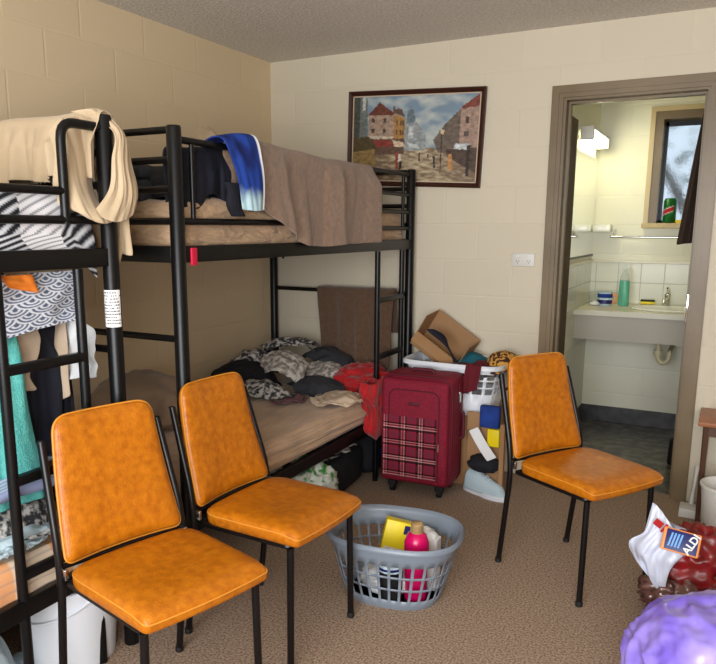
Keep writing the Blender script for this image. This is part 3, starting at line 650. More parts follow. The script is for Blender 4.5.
# ---- zebra print quilt on the near top bunk
def zebra(u, v):
    y = u * 1.33; b = v * 1.1; Y = -3.70 + y                   # metres
    wv = math.sin(b * 11 + 1) * .025 + .01 * math.sin(b * 29)
    k1 = 0 if Y < -2.61 + wv else (1 if Y < -2.475 + wv else 2)
    n = 2.0 * nz(y * 6, b * 6, 3)
    if k1 == 1:
        s = math.sin((b * .85 + y * .5) * 2 * PI / .021 + n); k = min(1, max(0, (s - .45) * 2.5)); return (*(Vector(C8(232, 230, 232)).lerp(Vector(C8(120, 120, 128)), k)), 1)
    s = math.sin((b * .88 + y * .46) * 2 * PI / .027 + n) if k1 == 0 else math.sin((b * .6 + y * .8) * 2 * PI / .024 + n)
    k = min(1, max(0, .5 + (s + .2) * 2.2)); return (*(Vector(C8(206, 208, 212)).lerp(Vector(C8(30, 32, 38)), k)), 1)
def quilt(u, v):
    y = -3.70 + u * 1.33; t = v                               # v 0 at the wall .. 1 front edge hanging
    bulge = .05 * (1 - (2 * u - 1) ** 8)
    L1 = .83; s = t * 1.10
    if s < L1: x = .08 + s; z = 1.475 + bulge * .5 + .012 * nz(y * 6, x * 6, 2)
    else:
        q = (s - L1) / .27; ang = min(1, q * 1.6) * PI / 2; x = .08 + L1 + .028 * math.sin(ang); z = 1.35 + bulge * .5 + .13 * math.cos(ang) - max(0, q - .6) * .13
        x += .006 * nz(y * 11, q * 3, 8)
    if u > .94: z -= (u - .94) * 1.0; 
    return (x, y, z)
qt = grid_mesh('quilt', quilt, 330, 260, 'attr', None, 0, 0, zebra)
s = qt.modifiers.new('solid', 'SOLIDIFY'); s.thickness = .012; s.offset = -1
tag(qt, 'black and white zebra striped quilt on the nearest top bunk', 'quilt')
mattress('mattress', .075, .915, -4.28, -2.42, 1.30, 1.40, 'white_f', 'mattress under the zebra striped quilt on the nearest top bunk', 11, amp=.004)

# ---- cream sheet hung over the end of the near bunk
cs = drape('bed_sheet', (.06, -2.33, 1.70), (.97, -2.33, 1.70), (0, -1, 0), lambda s: .17 + .03 * nz(s * 5, 1), lambda s: .30 + .10 * s, 'sheet_cream', 4, .075, 13, r=.028, nu=90, nv=60)
tag(cs, 'cream sheet draped along the end bars of the near top bunk', 'sheet')
def patch(name, rows, m, parent, nu=40, nv=40, amp=.01, fu=8, fv=2, seed=1, thick=.003, axis=0, colfn=None):
    """smooth cloth through a grid of world points, with drawn folds along axis"""
    G = [[Vector(p) for p in r_] for r_ in rows]
    def cr(P, t):
        n = len(P) - 1; x = t * n; i = min(n - 1, int(x)); f = x - i; a, b, c, d = P[max(0, i - 1)], P[i], P[i + 1], P[min(n, i + 2)]
        return .5 * ((2 * b) + (c - a) * f + (2 * a - 5 * b + 4 * c - d) * f * f + (3 * b - a - 3 * c + d) * f ** 3)
    def fn(u, v):
        p = cr([cr(r_, u) for r_ in G], v); k = nz(u * fu, v * fv, seed) + .5 * nz(u * fu * 2.2, v * fv * 1.6, seed + 4)
        p[axis] += amp * k * 1.6; return p[:]
    return grid_mesh(name, fn, nu, nv, m, parent, thick, 1, colfn)
patch('sheet_fold', [[(.86, -2.45, 1.66), (.88, -2.42, 1.70), (.89, -2.36, 1.71), (.88, -2.30, 1.70)], [(.90, -2.47, 1.59), (.93, -2.44, 1.60), (.915, -2.37, 1.61), (.90, -2.31, 1.62)],
  [(.91, -2.49, 1.51), (.955, -2.45, 1.51), (.93, -2.375, 1.50), (.90, -2.32, 1.50)], [(.925, -2.50, 1.46), (.985, -2.45, 1.435), (.995, -2.39, 1.42), (.985, -2.34, 1.42)], [(.93, -2.46, 1.45), (.99, -2.43, 1.41), (1.0, -2.385, 1.40), (.985, -2.34, 1.41)]], 'sheet_cream', cs, amp=.006, fu=6, fv=1.5)
patch('sheet_corner', [[(.90, -2.40, 1.722), (.945, -2.345, 1.735), (.93, -2.28, 1.728), (.88, -2.24, 1.70)], [(.982, -2.325, 1.675), (.992, -2.30, 1.672), (.975, -2.27, 1.66), (.93, -2.22, 1.65)],
  [(.987, -2.335, 1.59), (1.0, -2.31, 1.585), (.99, -2.275, 1.575), (.96, -2.225, 1.57)], [(.995, -2.36, 1.50), (1.017, -2.325, 1.485), (1.01, -2.285, 1.49), (.99, -2.235, 1.495)],
  [(.99, -2.42, 1.43), (1.018, -2.37, 1.405), (1.012, -2.31, 1.415), (.99, -2.26, 1.44)]], 'sheet_cream', cs, amp=.008, fu=7, fv=1.6, seed=4)
patch('sheet_tail', [[(.92, -2.295, 1.70), (.95, -2.265, 1.70), (.90, -2.24, 1.70)], [(.92, -2.295, 1.5), (.96, -2.27, 1.5), (.90, -2.24, 1.5)], [(.93, -2.29, 1.36), (.955, -2.27, 1.37), (.93, -2.25, 1.38)], [(.935, -2.288, 1.27), (.94, -2.28, 1.28), (.935, -2.27, 1.30)]], 'sheet_cream', cs, amp=.008, fu=5, seed=7)

# ---- things on the far top bunk
tw_ = drape('bath_towel', (.995, -1.765, 1.70), (.995, -.62, 1.672), (1, 0, 0), lambda s: .02 + .345 * min(1, (s / .42)) ** .5 if s < .42 else .365 - .02 * (s - .42), lambda s: .16, 'towel', 9, .048, 8, r=.024, nu=90, nv=60, thick=.008, sag=.012)
tag(tw_, 'large brown terry towel draped over the far top bunk guard rail', 'towel')
def hem(u):
    s = u; d = .02 + .345 * min(1, (s / .40)) ** .62 if s < .40 else .365 - .02 * (s - .4)
    return d
nb = drape('hooded_jacket', (.935, -2.03, 1.635), (.935, -1.68, 1.66), (1, 0, 0), lambda s: .17 + .03 * math.sin(s * 9), lambda s: .20, 'navy', 2, .014, 6, r=.022, nu=50, nv=40, thick=.006)
tag(nb, 'dark navy jacket bundled behind the near end of the far top bunk rail', 'jacket')
sl1 = grid_mesh('sleeve', lambda u, v: (1.02 + .018 * math.cos(u * 2 * PI), -1.80 + .035 * math.sin(u * 2 * PI) + v * .04 + .01 * math.sin(v * 7), 1.55 - .12 * v), 16, 16, 'navy', nb, .004)
sl2 = grid_mesh('sleeve', lambda u, v: (1.035 + .016 * math.cos(u * 2 * PI), -1.665 + .028 * math.sin(u * 2 * PI) - v * .02 + .008 * math.sin(v * 7), 1.54 - .09 * v), 16, 16, 'navy', nb, .004)
def bcol(u, v):
    n = fbm(u * 3, v * 5, 3); k = min(1, max(0, (v - .80 + n * .12) * 7)); c = Vector(C8(30, 62, 146)).lerp(Vector(C8(14, 28, 84)), min(1, max(0, n * 1.2 + .3)))
    c = c.lerp(Vector(C8(176, 206, 214)), k)
    if u > .88: c = Vector(C8(214, 216, 220))
    return (*c, 1)
bj = patch('beach_towel', [[(.90, -1.86, 1.60), (.90, -1.79, 1.60), (.90, -1.72, 1.60)], [(.955, -1.85, 1.69), (.955, -1.77, 1.705), (.955, -1.69, 1.715)], [(1.02, -1.84, 1.70), (1.035, -1.76, 1.715), (1.05, -1.68, 1.72)],
  [(1.045, -1.82, 1.62), (1.065, -1.745, 1.63), (1.07, -1.67, 1.63)], [(1.05, -1.79, 1.54), (1.07, -1.725, 1.54), (1.07, -1.655, 1.54)], [(1.045, -1.765, 1.455), (1.065, -1.705, 1.45), (1.06, -1.645, 1.455)]], 'attr', None, 30, 50, amp=.006, fu=4, fv=2, seed=6, thick=.006, colfn=bcol)
tag(bj, 'royal blue and white towel hung beside the brown towel on the rail', 'towel')
garment('pullover', 'black', .75, .75, (.62, -1.80, 1.58, .3), 1.478, [('e', (.6, -1.82, 1.47), (.24, .2, .14))], 5, .62, .03, n=(30, 30), label='black pullover bunched on the near end of the far top bunk', cat='pullover', clampx=(.08, .955), clampy=(-2.02, -1.0))
garment('trousers', 'navy', .8, .6, (.72, -1.62, 1.62, 1.0), 1.482, [('e', (.72, -1.66, 1.47), (.2, .25, .10))], 8, .6, .03, label='dark navy trousers heaped behind the guard rail of the far top bunk', cat='trousers', clampx=(.08, .955), clampy=(-2.02, -.9))
pl = blob('pillow', (.20, -.88, 1.68), (.09, .17, .205), 'sheet_cream', 3, .14, 1.6, flat=1.48); tag(pl, 'cream pillow standing against the wall on the far top bunk', 'pillow')
gl = tag(obj('folded_towel', MB().rbox(.70, .80, -2.01, -1.95, 1.478, 1.56, .02).rbox(.70, .80, -2.015, -1.955, 1.56, 1.60, .015), 'grey_f'), 'small folded grey towel behind the near end bars of the far top bunk', 'towel')

# ---- things on the far lower bunk
ZB = .503
dome = [('e', (.42, -.95, .48), (.30, .42, .17))]
D1 = ('e', (.38, -.40, .46), (.30, .32, .27))
garment('printed_shirt', 'camo', .50, .46, (.36, -.38, .84, .4), ZB, [D1], 11, .78, .045, shirt=True, label='grey and white printed shirt crowning the clothes heap on the lower bunk', cat='shirt')
garment('jumper', 'grey_f', .5, .5, (.58, -.28, .74, 1.2), ZB, [('e', (.56, -.28, .48), (.2, .2, .19))], 12, .6, .04, shirt=True, label='charcoal jumper at the back right of the lower bunk clothes heap', cat='jumper')
garment('t_shirt', 'camo2', .40, .40, (.64, -.42, .68, .1), ZB, [('e', (.62, -.42, .48), (.17, .14, .13))], 13, .62, .035, shirt=True, label='pale taupe printed t-shirt at the right of the lower bunk clothes heap', cat='t-shirt')
garment('trousers', 'black', .5, .42, (.26, -.72, .72, .7), ZB, [('e', (.26, -.72, .48), (.2, .2, .15))], 14, .66, .035, label='black trousers at the left of the lower bunk clothes heap', cat='trousers')
garment('folded_shirt', 'camo2', .26, .24, (.46, -.60, .74, .35), ZB, [('e', (.44, -.58, .48), (.2, .17, .20))], 15, .85, .015, label='pale printed shirt lying flat across the middle of the clothes heap', cat='shirt')
garment('jersey', 'grey_f', .5, .36, (.74, -.66, .62, .5), ZB, [('e', (.70, -.66, .48), (.2, .13, .09))], 16, .66, .03, shirt=True, label='dark grey jersey spilling toward the front of the lower bunk', cat='jersey')
garment('vest_top', 'mauve', .24, .12, (.72, -.92, .56, 1.3), ZB, [], 17, .7, .015, n=(20, 20), label='dusty mauve scrap of clothing on the taupe sheet', cat='clothing')
garment('printed_scarf', 'camo', .46, .22, (.48, -.88, .62, .1), ZB, [('e', (.5, -.86, .48), (.18, .10, .09))], 18, .66, .03, label='grey and white scarf along the front edge of the clothes heap', cat='scarf')
garment('flannel_shirt', 'camo', .42, .4, (.20, -.56, .8, 2.2), ZB, [('e', (.22, -.56, .48), (.16, .2, .19))], 27, .6, .04, shirt=True, label='crumpled grey patterned shirt by the wall in the lower bunk heap', cat='shirt')
bb = blob('pillow', (.36, -1.62, .61), (.21, .22, .14), 'sheet_taupe', 8, .12, 1.7, flat=ZB); tag(bb, 'rumpled taupe pillow at the near end of the lower bunk', 'pillow')
br = drape('fleece_blanket', (.40, -.10, 1.015), (.925, -.10, 1.02), (0, -1, 0), lambda s: .34 + .14 * min(1, s * 2.2), .25, 'blanket_b', 5, .020, 5, r=.02, nu=70, nv=50, thick=.008, flare=.12, bulge=lambda u, t, d: (.16 * d * (1 - u), 0, 0))
tag(br, 'dark brown fleece blanket hung over the far end bar of the lower bunk', 'blanket')
rb = blob('sleeping_bag', (.86, -.38, .54), (.15, .19, .085), 'red', 2, .30, 2.2, flat=.46, sub=5); tag(rb, 'bright red sleeping bag bundled at the foot of the lower bunk', 'sleeping bag')
def rtail(u, v):
    a = u * 2 * PI; r = (.058 + .014 * math.sin(v * 9) + .03 * nz(math.cos(a) * 2.5, math.sin(a) * 2.5, v * 6)) * (1 - v ** 5) ** .5 + .002; 
    return (1.03 + .012 * v + r * .55 * math.cos(a), -.62 + .03 * v + r * 1.7 * math.sin(a), .60 - .32 * v + .03 * nz(u * 5, v * 4))
grid_mesh('bag_tail', rtail, 40, 40, 'red', rb, .004)
gc = garment('pillowcase', 'beige_f', .34, .3, (.92, -.80, .60, .5), ZB, [('e', (.93, -.78, .49), (.12, .12, .05))], 21, .68, .025, label='grey-beige pillowcase crumpled on the front corner of the lower bunk', cat='pillowcase', clampx=(.7, 1.03))
M['beige_f2'] = M['beige_f']

# ---- under the far bunk
ub = empty('storage_tote', (.72, -.72, 0), 'black tote bag stuffed with clothes under the foot of the lower bunk', 'bag', rotz=.1)
obj('tote_body', MB().rbox(-.22, .22, -.20, .22, 0, .20, .04), 'black', ub)
obj('tote_handle', MB().tube([(-.1, -.205, .14), (-.08, -.215, .22), (.08, -.215, .22), (.1, -.205, .14)], .008, 8, bend=.03), 'black', ub)
garment('striped_shirt', 'camo', .34, .3, (.80, -.78, .27, .4), .205, [], 31, .62, .03, n=(24, 24), label='grey and white striped shirt on top of the black tote under the bunk', cat='shirt')
garment('sock_bundle', 'camo2', .22, .2, (.88, -.68, .27, .9), .205, [], 32, .6, .03, n=(20, 20), label='pale bundled cloth at the right on top of the black tote', cat='clothing')
garment('grey_towel', 'grey_f', .36, .24, (.66, -.62, .27, 1.1), .205, [], 34, .6, .03, n=(24, 24), label='charcoal cloth at the back on top of the black tote', cat='towel')
gb = blob('shopping_bag', (.84, -1.12, .14), (.20, .22, .15), mat('green_white_printed_bag', srgb(222, 232, 226), .35, col2=srgb(60, 140, 60), mscale=26, detail=4, lo=.48, hi=.62), 4, .22, 3.2, flat=0); gb.scale = (1, 1, 1); tag(gb, 'white and green printed shopping bag under the middle of the lower bunk', 'bag')
b2 = blob('backpack', (.42, -1.28, .14), (.2, .22, .14), 'navy', 6, .12, 2, flat=0); tag(b2, 'dark navy backpack under the lower bunk behind the printed bag', 'backpack')
gd = empty('duffel_bag', (.80, -.34, 0), 'black duffel bag under the foot of the bunk beside the burgundy suitcase', 'bag')
obj('duffel_body', MB().rbox(-.3, .17, -.13, .13, 0, .24, .07), 'black', gd); obj('duffel_handle', MB().tube([(-.12, -.06, .23), (-.1, -.04, .30), (.05, -.04, .30), (.07, -.06, .23)], .009, 8, bend=.03), 'black', gd)
obj('label_patch', MB().rbox(.171, .175, -.06, .02, .10, .15, .002), 'blue_lab', gd)

# ================================================================== between the near bunk's levels
ZL = .46
def seig(u, v):
    x = u * 11; y = v * 4.2; row = math.floor(y * 2); best = None
    for r in (row + 2, row + 1, row, row - 1):
        pass
    d = None
    for r in range(row - 3, row + 2)[::1]:
        cx_ = math.floor(x - (.5 if r % 2 else 0) + .5) + (.5 if r % 2 else 0); cy_ = r / 2
        q = math.hypot(x - cx_, (y - cy_) * .95)
        if q < .56 and y >= cy_ - .02: d = q; break
    if d is None: return (*C8(88, 98, 120), 1)
    k = min(1, max(0, .5 + 1.6 * math.sin(d * 2 * PI * 5.4)))
    if d > .49: k = 0
    return (*(Vector(C8(226, 230, 238)).lerp(Vector(C8(92, 104, 130)), k)), 1)
def wavecloth(u, v):
    y = -3.35 + u * .95; z = 1.262 - v * (.235 - .05 * u + .03 * math.sin(u * 5)); x = .90 + .022 * nz(u * 5, v * 2, 2) + .01 * nz(u * 13, v * 3, 4) - .03 * v
    return (x, y, z)
wc = grid_mesh('patterned_sheet', wavecloth, 330, 110, 'attr', None, 0, 0, seig); s = wc.modifiers.new('solid', 'SOLIDIFY'); s.thickness = .004
tag(wc, 'grey and white scallop-wave patterned sheet hanging under the near top bunk', 'sheet')
of = grid_mesh('orange_cloth', lambda u, v: (.932 + .008 * nz(u * 4, v * 3, 1), -2.70 + .10 * u + .02 * v, 1.262 - .055 * v * (1 - .4 * (1 - u))), 12, 10, 'orange_f'); tag(of, 'small orange cloth tucked in front of the scallop-wave sheet', 'cloth')
ge = grid_mesh('beige_top', lambda u, v: (.80 + .03 * nz(u * 5, v * 3, 7), -2.86 + .36 * u + .02 * math.sin(v * 6), 1.12 - v * (.12 + .10 * (u > .55) + .03 * nz(u * 9, 1))), 36, 24, 'beige_f'); tag(ge, 'beige strappy top hanging below the scallop-wave sheet', 'clothing')
tt_ = drape('turquoise_towel', (.80, -3.0, 1.08), (.80, -2.58, 1.08), (1, 0, 0), lambda s: .50, .3, 'teal_t', 7, .03, 8, r=.02, nu=50, nv=44, flare=.04, slant=.06); tag(tt_, 'turquoise towel hanging inside the near bunk at the left edge', 'towel')
nt = drape('hanging_trousers', (.74, -2.57, 1.06), (.74, -2.37, 1.06), (1, 0, 0), lambda s: .48 + .04 * s, .3, 'navy', 17, .03, 5, r=.03, nu=40, nv=44, slant=.05); tag(nt, 'dark navy trousers hanging behind the ladder of the near bunk', 'trousers')
ws = grid_mesh('white_shirt', lambda u, v: (.80 + .13 * u, -2.375 + .03 * nz(u * 4, v * 3, 3) - .012, 1.22 - (.05 + .10 * u) - v * (.26 - .12 * u) * 1.0), 24, 24, 'white_f'); tag(ws, 'white shirt sleeve hanging beside the post with the sticker', 'shirt')
gs = grid_mesh('grey_sweatshirt', lambda u, v: (.62 + .2 * u, -2.40 + .03 * nz(u * 4, v * 3, 5), 1.18 - v * (.42 - .1 * u)), 24, 24, 'beige_f'); tag(gs, 'pale grey sweatshirt hanging at the far end of the near bunk', 'sweatshirt')

def stripes(u, v):
    return (*(Vector(C8(196, 204, 226)) if math.sin(u * 150) > -.2 else Vector(C8(150, 160, 196))), 1)
ss = grid_mesh('striped_blanket', lambda u, v: (.45 + .47 * u, -3.2 + .78 * v, .665 + .012 * nz(u * 6, v * 8, 3) + .02 * (1 - u)), 140, 60, 'attr', None, 0, 0, stripes); s = ss.modifiers.new('solid', 'SOLIDIFY'); s.thickness = .03; s.offset = -1
tag(ss, 'pale blue and white striped blanket folded on the near lower bunk', 'blanket')
def plaid(u, v):
    a = (u * 9) % 1; b = (v * 14) % 1; c = Vector(C8(226, 204, 178))
    if a < .3: c = c.lerp(Vector(C8(226, 140, 60)), .7)
    if b < .2: c = c.lerp(Vector(C8(150, 140, 140)), .5)
    return (*c, 1)
def lowm(u, v):
    y = -4.2 + 1.8 * u; s = v
    if s < .75: return (.08 + s / .75 * .83, y, ZL + .02 * nz(y * 5, s * 5, 4))
    q = (s - .75) / .25; return (.91 + .03 * math.sin(min(1, q * 2) * PI / 2) + .006 * nz(y * 12, q * 3), y, ZL - .11 * q + .01 * nz(y * 6, 3))
pm = grid_mesh('plaid_sheet', lowm, 240, 90, 'attr', None, 0, 0, plaid); s = pm.modifiers.new('solid', 'SOLIDIFY'); s.thickness = .008; s.offset = -1
tag(pm, 'orange and beige plaid sheet over the near lower bunk mattress', 'sheet')
mattress('mattress', .075, .915, -4.28, -2.39, .354, .445, 'white_f', 'mattress under the orange plaid sheet on the near lower bunk', 12, amp=.003)
garment('zebra_cushion_cover', 'camo', .5, .3, (.74, -2.66, .60, .1), .475, [('e', (.74, -2.66, .47), (.15, .2, .11))], 41, .7, .03, label='dark grey and white cloth bunched on the near lower bunk', cat='cloth', clampx=(.3, .93))
garment('lace_cloth', 'ltblue_f', .4, .26, (.86, -2.72, .56, .1), .475, [('e', (.85, -2.7, .47), (.06, .16, .05))], 42, .62, .03, label='pale blue-white cloth on the plaid sheet of the near lower bunk', cat='cloth', clampx=(.3, .938))

# ================================================================== dining chairs
def round_trap(wb, wt, h, r, n=8):
    """outline: bottom half-width wb at v=0, top half-width wt at v=h, corner radius r"""
    cs_ = [(-wb, 0), (wb, 0), (wt, h), (-wt, h)]; out = []
    for i in range(4):
        p = Vector(cs_[i]); a = (Vector(cs_[i - 1]) - p).normalized(); b = (Vector(cs_[(i + 1) % 4]) - p).normalized()
        rr = r[i] if isinstance(r, (list, tuple)) else r
        for k in range(n):
            t = k / (n - 1); out.append((p + a * rr) * (1 - t) ** 2 + p * 2 * t * (1 - t) + (p + b * rr) * t * t)
        q = Vector(cs_[(i + 1) % 4]); r2 = r[(i + 1) % 4] if isinstance(r, (list, tuple)) else r
        e0 = p + b * rr; e1 = q - b * r2
        for k in range(1, 8): out.append(e0.lerp(e1, k / 8))
    return out
def pillow_mesh(ol, c, rings, fn):
    """rings: (inset fraction 0..1 toward centre, depth)"""
    mb = MB(); n = len(ol); c = Vector(c); V = []
    for f, d in rings:
        for p in ol: q = p.lerp(c, f); V.append(fn(q.x, q.y, d))
    Fc = [(i * n + k, i * n + (k + 1) % n, (i + 1) * n + (k + 1) % n, (i + 1) * n + k) for i in range(len(rings) - 1) for k in range(n)]
    Fc += [tuple(range(n))[::-1], tuple((len(rings) - 1) * n + k for k in range(n))]
    return mb.add(V, Fc)
def make_chair(label):
    t = empty('dining_chair', (0, 0, 0), label, 'chair')
    # backrest space: a across, b up the slope, d forward
    bx0, bz0, bx1, bz1 = -.193, .470, -.283, .868
    def fb(a, b, d):
        k = b / .416; cur = .022 * (a / .19) ** 2            # gently wrapped
        x = bx0 + (bx1 - bx0) * k - .012 * math.sin(k * PI) + cur + d * .975; z = bz0 + (bz1 - bz0) * k + d * .2
        return (x, a, z)
    ol = round_trap(.191, .156, .416, [.028, .028, .05, .05])
    ctr = (0, .21)
    obj('backrest', pillow_mesh(ol, ctr, [(.9, -.022), (.06, -.022), (.02, -.018), (0, -.012), (0, -.004), (.012, .004), (.05, .011), (.15, .018), (.4, .024), (.7, .027), (.93, .028)], fb), 'vinyl_o', t, angle=60)
    pp = [fb(p.x, p.y, -.002) for p in ol]; pp.append(pp[0]); obj('piping', MB().tube(pp, .0032, 6, cap=False), 'pipe_o', t)
    # seat
    so_ = round_trap(.205, .197, .385, [.065, .065, .018, .018])
    def fs(a, b, d):
        bow = .012 * (1 - (a / .196) ** 2) * (b / .385); return (-.152 + b + bow - .012 * (1 - (a / .196) ** 2) * (1 - b / .375), -a, .425 + d - .012 * max(0, (b - .30) / .085) ** 2 * (d > .03))
    obj('seat', pillow_mesh(so_, (0, .19), [(.9, 0), (.05, 0), (.01, .003), (0, .010), (-.006, .026), (0, .036), (.02, .044), (.06, .050), (.2, .057), (.45, .058), (.75, .056), (.93, .055)], fs), 'vinyl_o', t, angle=60)
    pp = [fs(p.x, p.y, .037) for p in so_]; pp.append(pp[0]); obj('piping', MB().tube(pp, .0022, 6, cap=False), 'pipe_o', t)
    # tube frame
    ring = [(-.16, -.19, .417), (.193, -.182, .417), (.193, .182, .417), (-.16, .19, .417), (-.16, -.19, .417)]
    obj('seat_frame', MB().tube(ring, .0095, 8, bend=.02), 'chairmetal', t)
    for s_ in (-1, 1):
        lg = obj('front_leg', MB().tube([(.193, s_ * .178, .412), (.195, s_ * .186, .012)], .0115, 12), 'chairmetal', t)
        obj('foot_cap', MB().lathe([(.011, 0), (.0135, .002), (.0135, .016), (.0115, .02)], (.195, s_ * .186, 0), 14), 'rubber', lg)
        lg = obj('rear_leg', MB().tube([(-.231, s_ * .201, .012), (-.183, s_ * .203, .40), (-.196, s_ * .201, .52), (-.282, s_ * .186, .80)], .0115, 12, bend=.06), 'chairmetal', t)
        obj('foot_cap', MB().lathe([(.011, 0), (.0135, .002), (.0135, .016), (.0115, .02)], (-.2325, s_ * .201, 0), 14), 'rubber', lg)
        obj('tube_plug', MB().lathe([(.0117, .0), (.0117, .004), (.006, .007)], (-.2825, s_ * .186, .797), 12), 'rubber', lg)
        obj('bracket', MB().rbox(-.20, -.16, s_ * .196 - .006, s_ * .196 + .006, .43, .462, .003), 'chrome', t)
    obj('back_bar', MB().tube([(-.188, -.198, .462), (-.193, -.1, .457), (-.195, 0, .456), (-.193, .1, .457), (-.188, .198, .462)], .008, 10), 'chairmetal', t)
    obj('back_bar', MB().tube([(-.262, -.19, .74), (-.29, -.1, .742), (-.297, 0, .743), (-.29, .1, .742), (-.262, .19, .74)], .007, 10), 'chairmetal', t)
    return t
chA = make_chair('orange vinyl dining chair nearest the camera at the lower left')
chA.location = (1.308, -2.548, 0); chA.rotation_euler.z = -.253; chA['group'] = 'orange vinyl dining chairs'
chB = copy_tree(chA); chB.location = (1.332, -2.008, 0); chB.rotation_euler.z = -.06
chB['label'] = 'orange vinyl dining chair in the middle, between the near chair and the grey laundry basket'
chC = copy_tree(chA); chC.location = (2.188, -1.097, 0); chC.rotation_euler.z = -.562
chC['label'] = 'orange vinyl dining chair standing alone in front of the bathroom doorway'

# ================================================================== suitcase
su = empty('suitcase', (1.268, -.50, 0), 'burgundy upright suitcase with a tartan front panel standing by the bunk', 'suitcase', rotz=.06)
SW, SD = .385, .265
obj('shell', MB().rbox(-SW / 2, SW / 2, -SD / 2 + .03, SD / 2, .055, .645, .04, 4), 'suit', su)
fp_ = obj('front_pocket', MB().rbox(-SW / 2 + .012, SW / 2 - .012, -SD / 2 - .01, -SD / 2 + .04, .075, .63, .03, 4), 'suit', su)
obj('edge_piping', MB().tube([(-SW / 2 + .02, -SD / 2 + .03, .09), (-SW / 2 + .01, -SD / 2 + .03, .60), (-SW / 2 + .05, -SD / 2 + .03, .643), (SW / 2 - .05, -SD / 2 + .03, .643), (SW / 2 - .0, -SD / 2 + .03, .60), (SW / 2 - .0, -SD / 2 + .03, .09)], .005, 8, bend=.03), 'suit_trim', su)
obj('zip', MB().tube([(SW / 2 + .001, .02, .08), (SW / 2 + .001, .02, .59), (SW / 2 - .03, .02, .647)], .003, 6), 'suit_trim', su)
# arched pocket seam and tartan panel
obj('pocket_seam', MB().tube([(-.135, -SD / 2 - .012, .44), (-.135, -SD / 2 - .012, .55), (-.11, -SD / 2 - .012, .575), (.11, -SD / 2 - .012, .575), (.135, -SD / 2 - .012, .55), (.135, -SD / 2 - .012, .10)], .0035, 6, bend=.03), 'suit_trim', su)
def tart(u, v):
    c = Vector(C8(148, 10, 46)); 
    def lines(t, c):
        q = (t * 3.0 + .12) % 1
        if q < .13 or .37 < q < .46: c = c * .16
        if .16 < q < .20 or .31 < q < .345: c = c.lerp(Vector(C8(196, 170, 164)), .65)
        if .52 < q < .9: c = c.lerp(Vector(C8(84, 40, 56)), .4)
        return c
    c = lines(u, c); c = lines(v * 1.25, c); return (*c, 1)
grid_mesh('tartan_panel', lambda u, v: (-.165 + .29 * u, -SD / 2 - .0125, .11 + .325 * v), 130, 160, 'attr', su, 0, 0, tart)
obj('carry_handle', MB().tube([(-.06, 0, .642), (-.055, 0, .66), (.055, 0, .66), (.06, 0, .642)], .010, 10, bend=.02), 'suit_trim', su)
obj('side_handle', MB().tube([(SW / 2, .04, .30), (SW / 2 + .022, .04, .31), (SW / 2 + .022, .04, .44), (SW / 2, .04, .45)], .009, 10, bend=.015), 'suit_trim', su)
obj('zip_lock', MB().rbox(SW / 2 - .001, SW / 2 + .009, .0, .03, .50, .56, .004), 'chrome', su)
zp = obj('zip_puller', MB().tube([(.137, -SD / 2 - .016, .31), (.137, -SD / 2 - .02, .27)], .004, 8), 'chrome', su)
obj('maker_plate', MB().rbox(-.03, .03, -SD / 2 - .013, -SD / 2 - .009, .495, .515, .003), 'suit_trim', su)
for x in (-.13, .13):
    for y in (-.08, .09):
        wh = obj('wheel', MB().rbox(x - .022, x + .022, y - .02, y + .02, .035, .065, .006), 'rubber', su)
        obj('tyre', MB().add([(x + s_ * .012, y + .024 * math.cos(a), .0245 + .024 * math.sin(a)) for s_ in (-1, 1) for a in [2 * PI * k / 20 for k in range(20)]], [(k, (k + 1) % 20, 20 + (k + 1) % 20, 20 + k) for k in range(20)] + [tuple(range(20)), tuple(range(20, 40))]), 'rubber', wh)

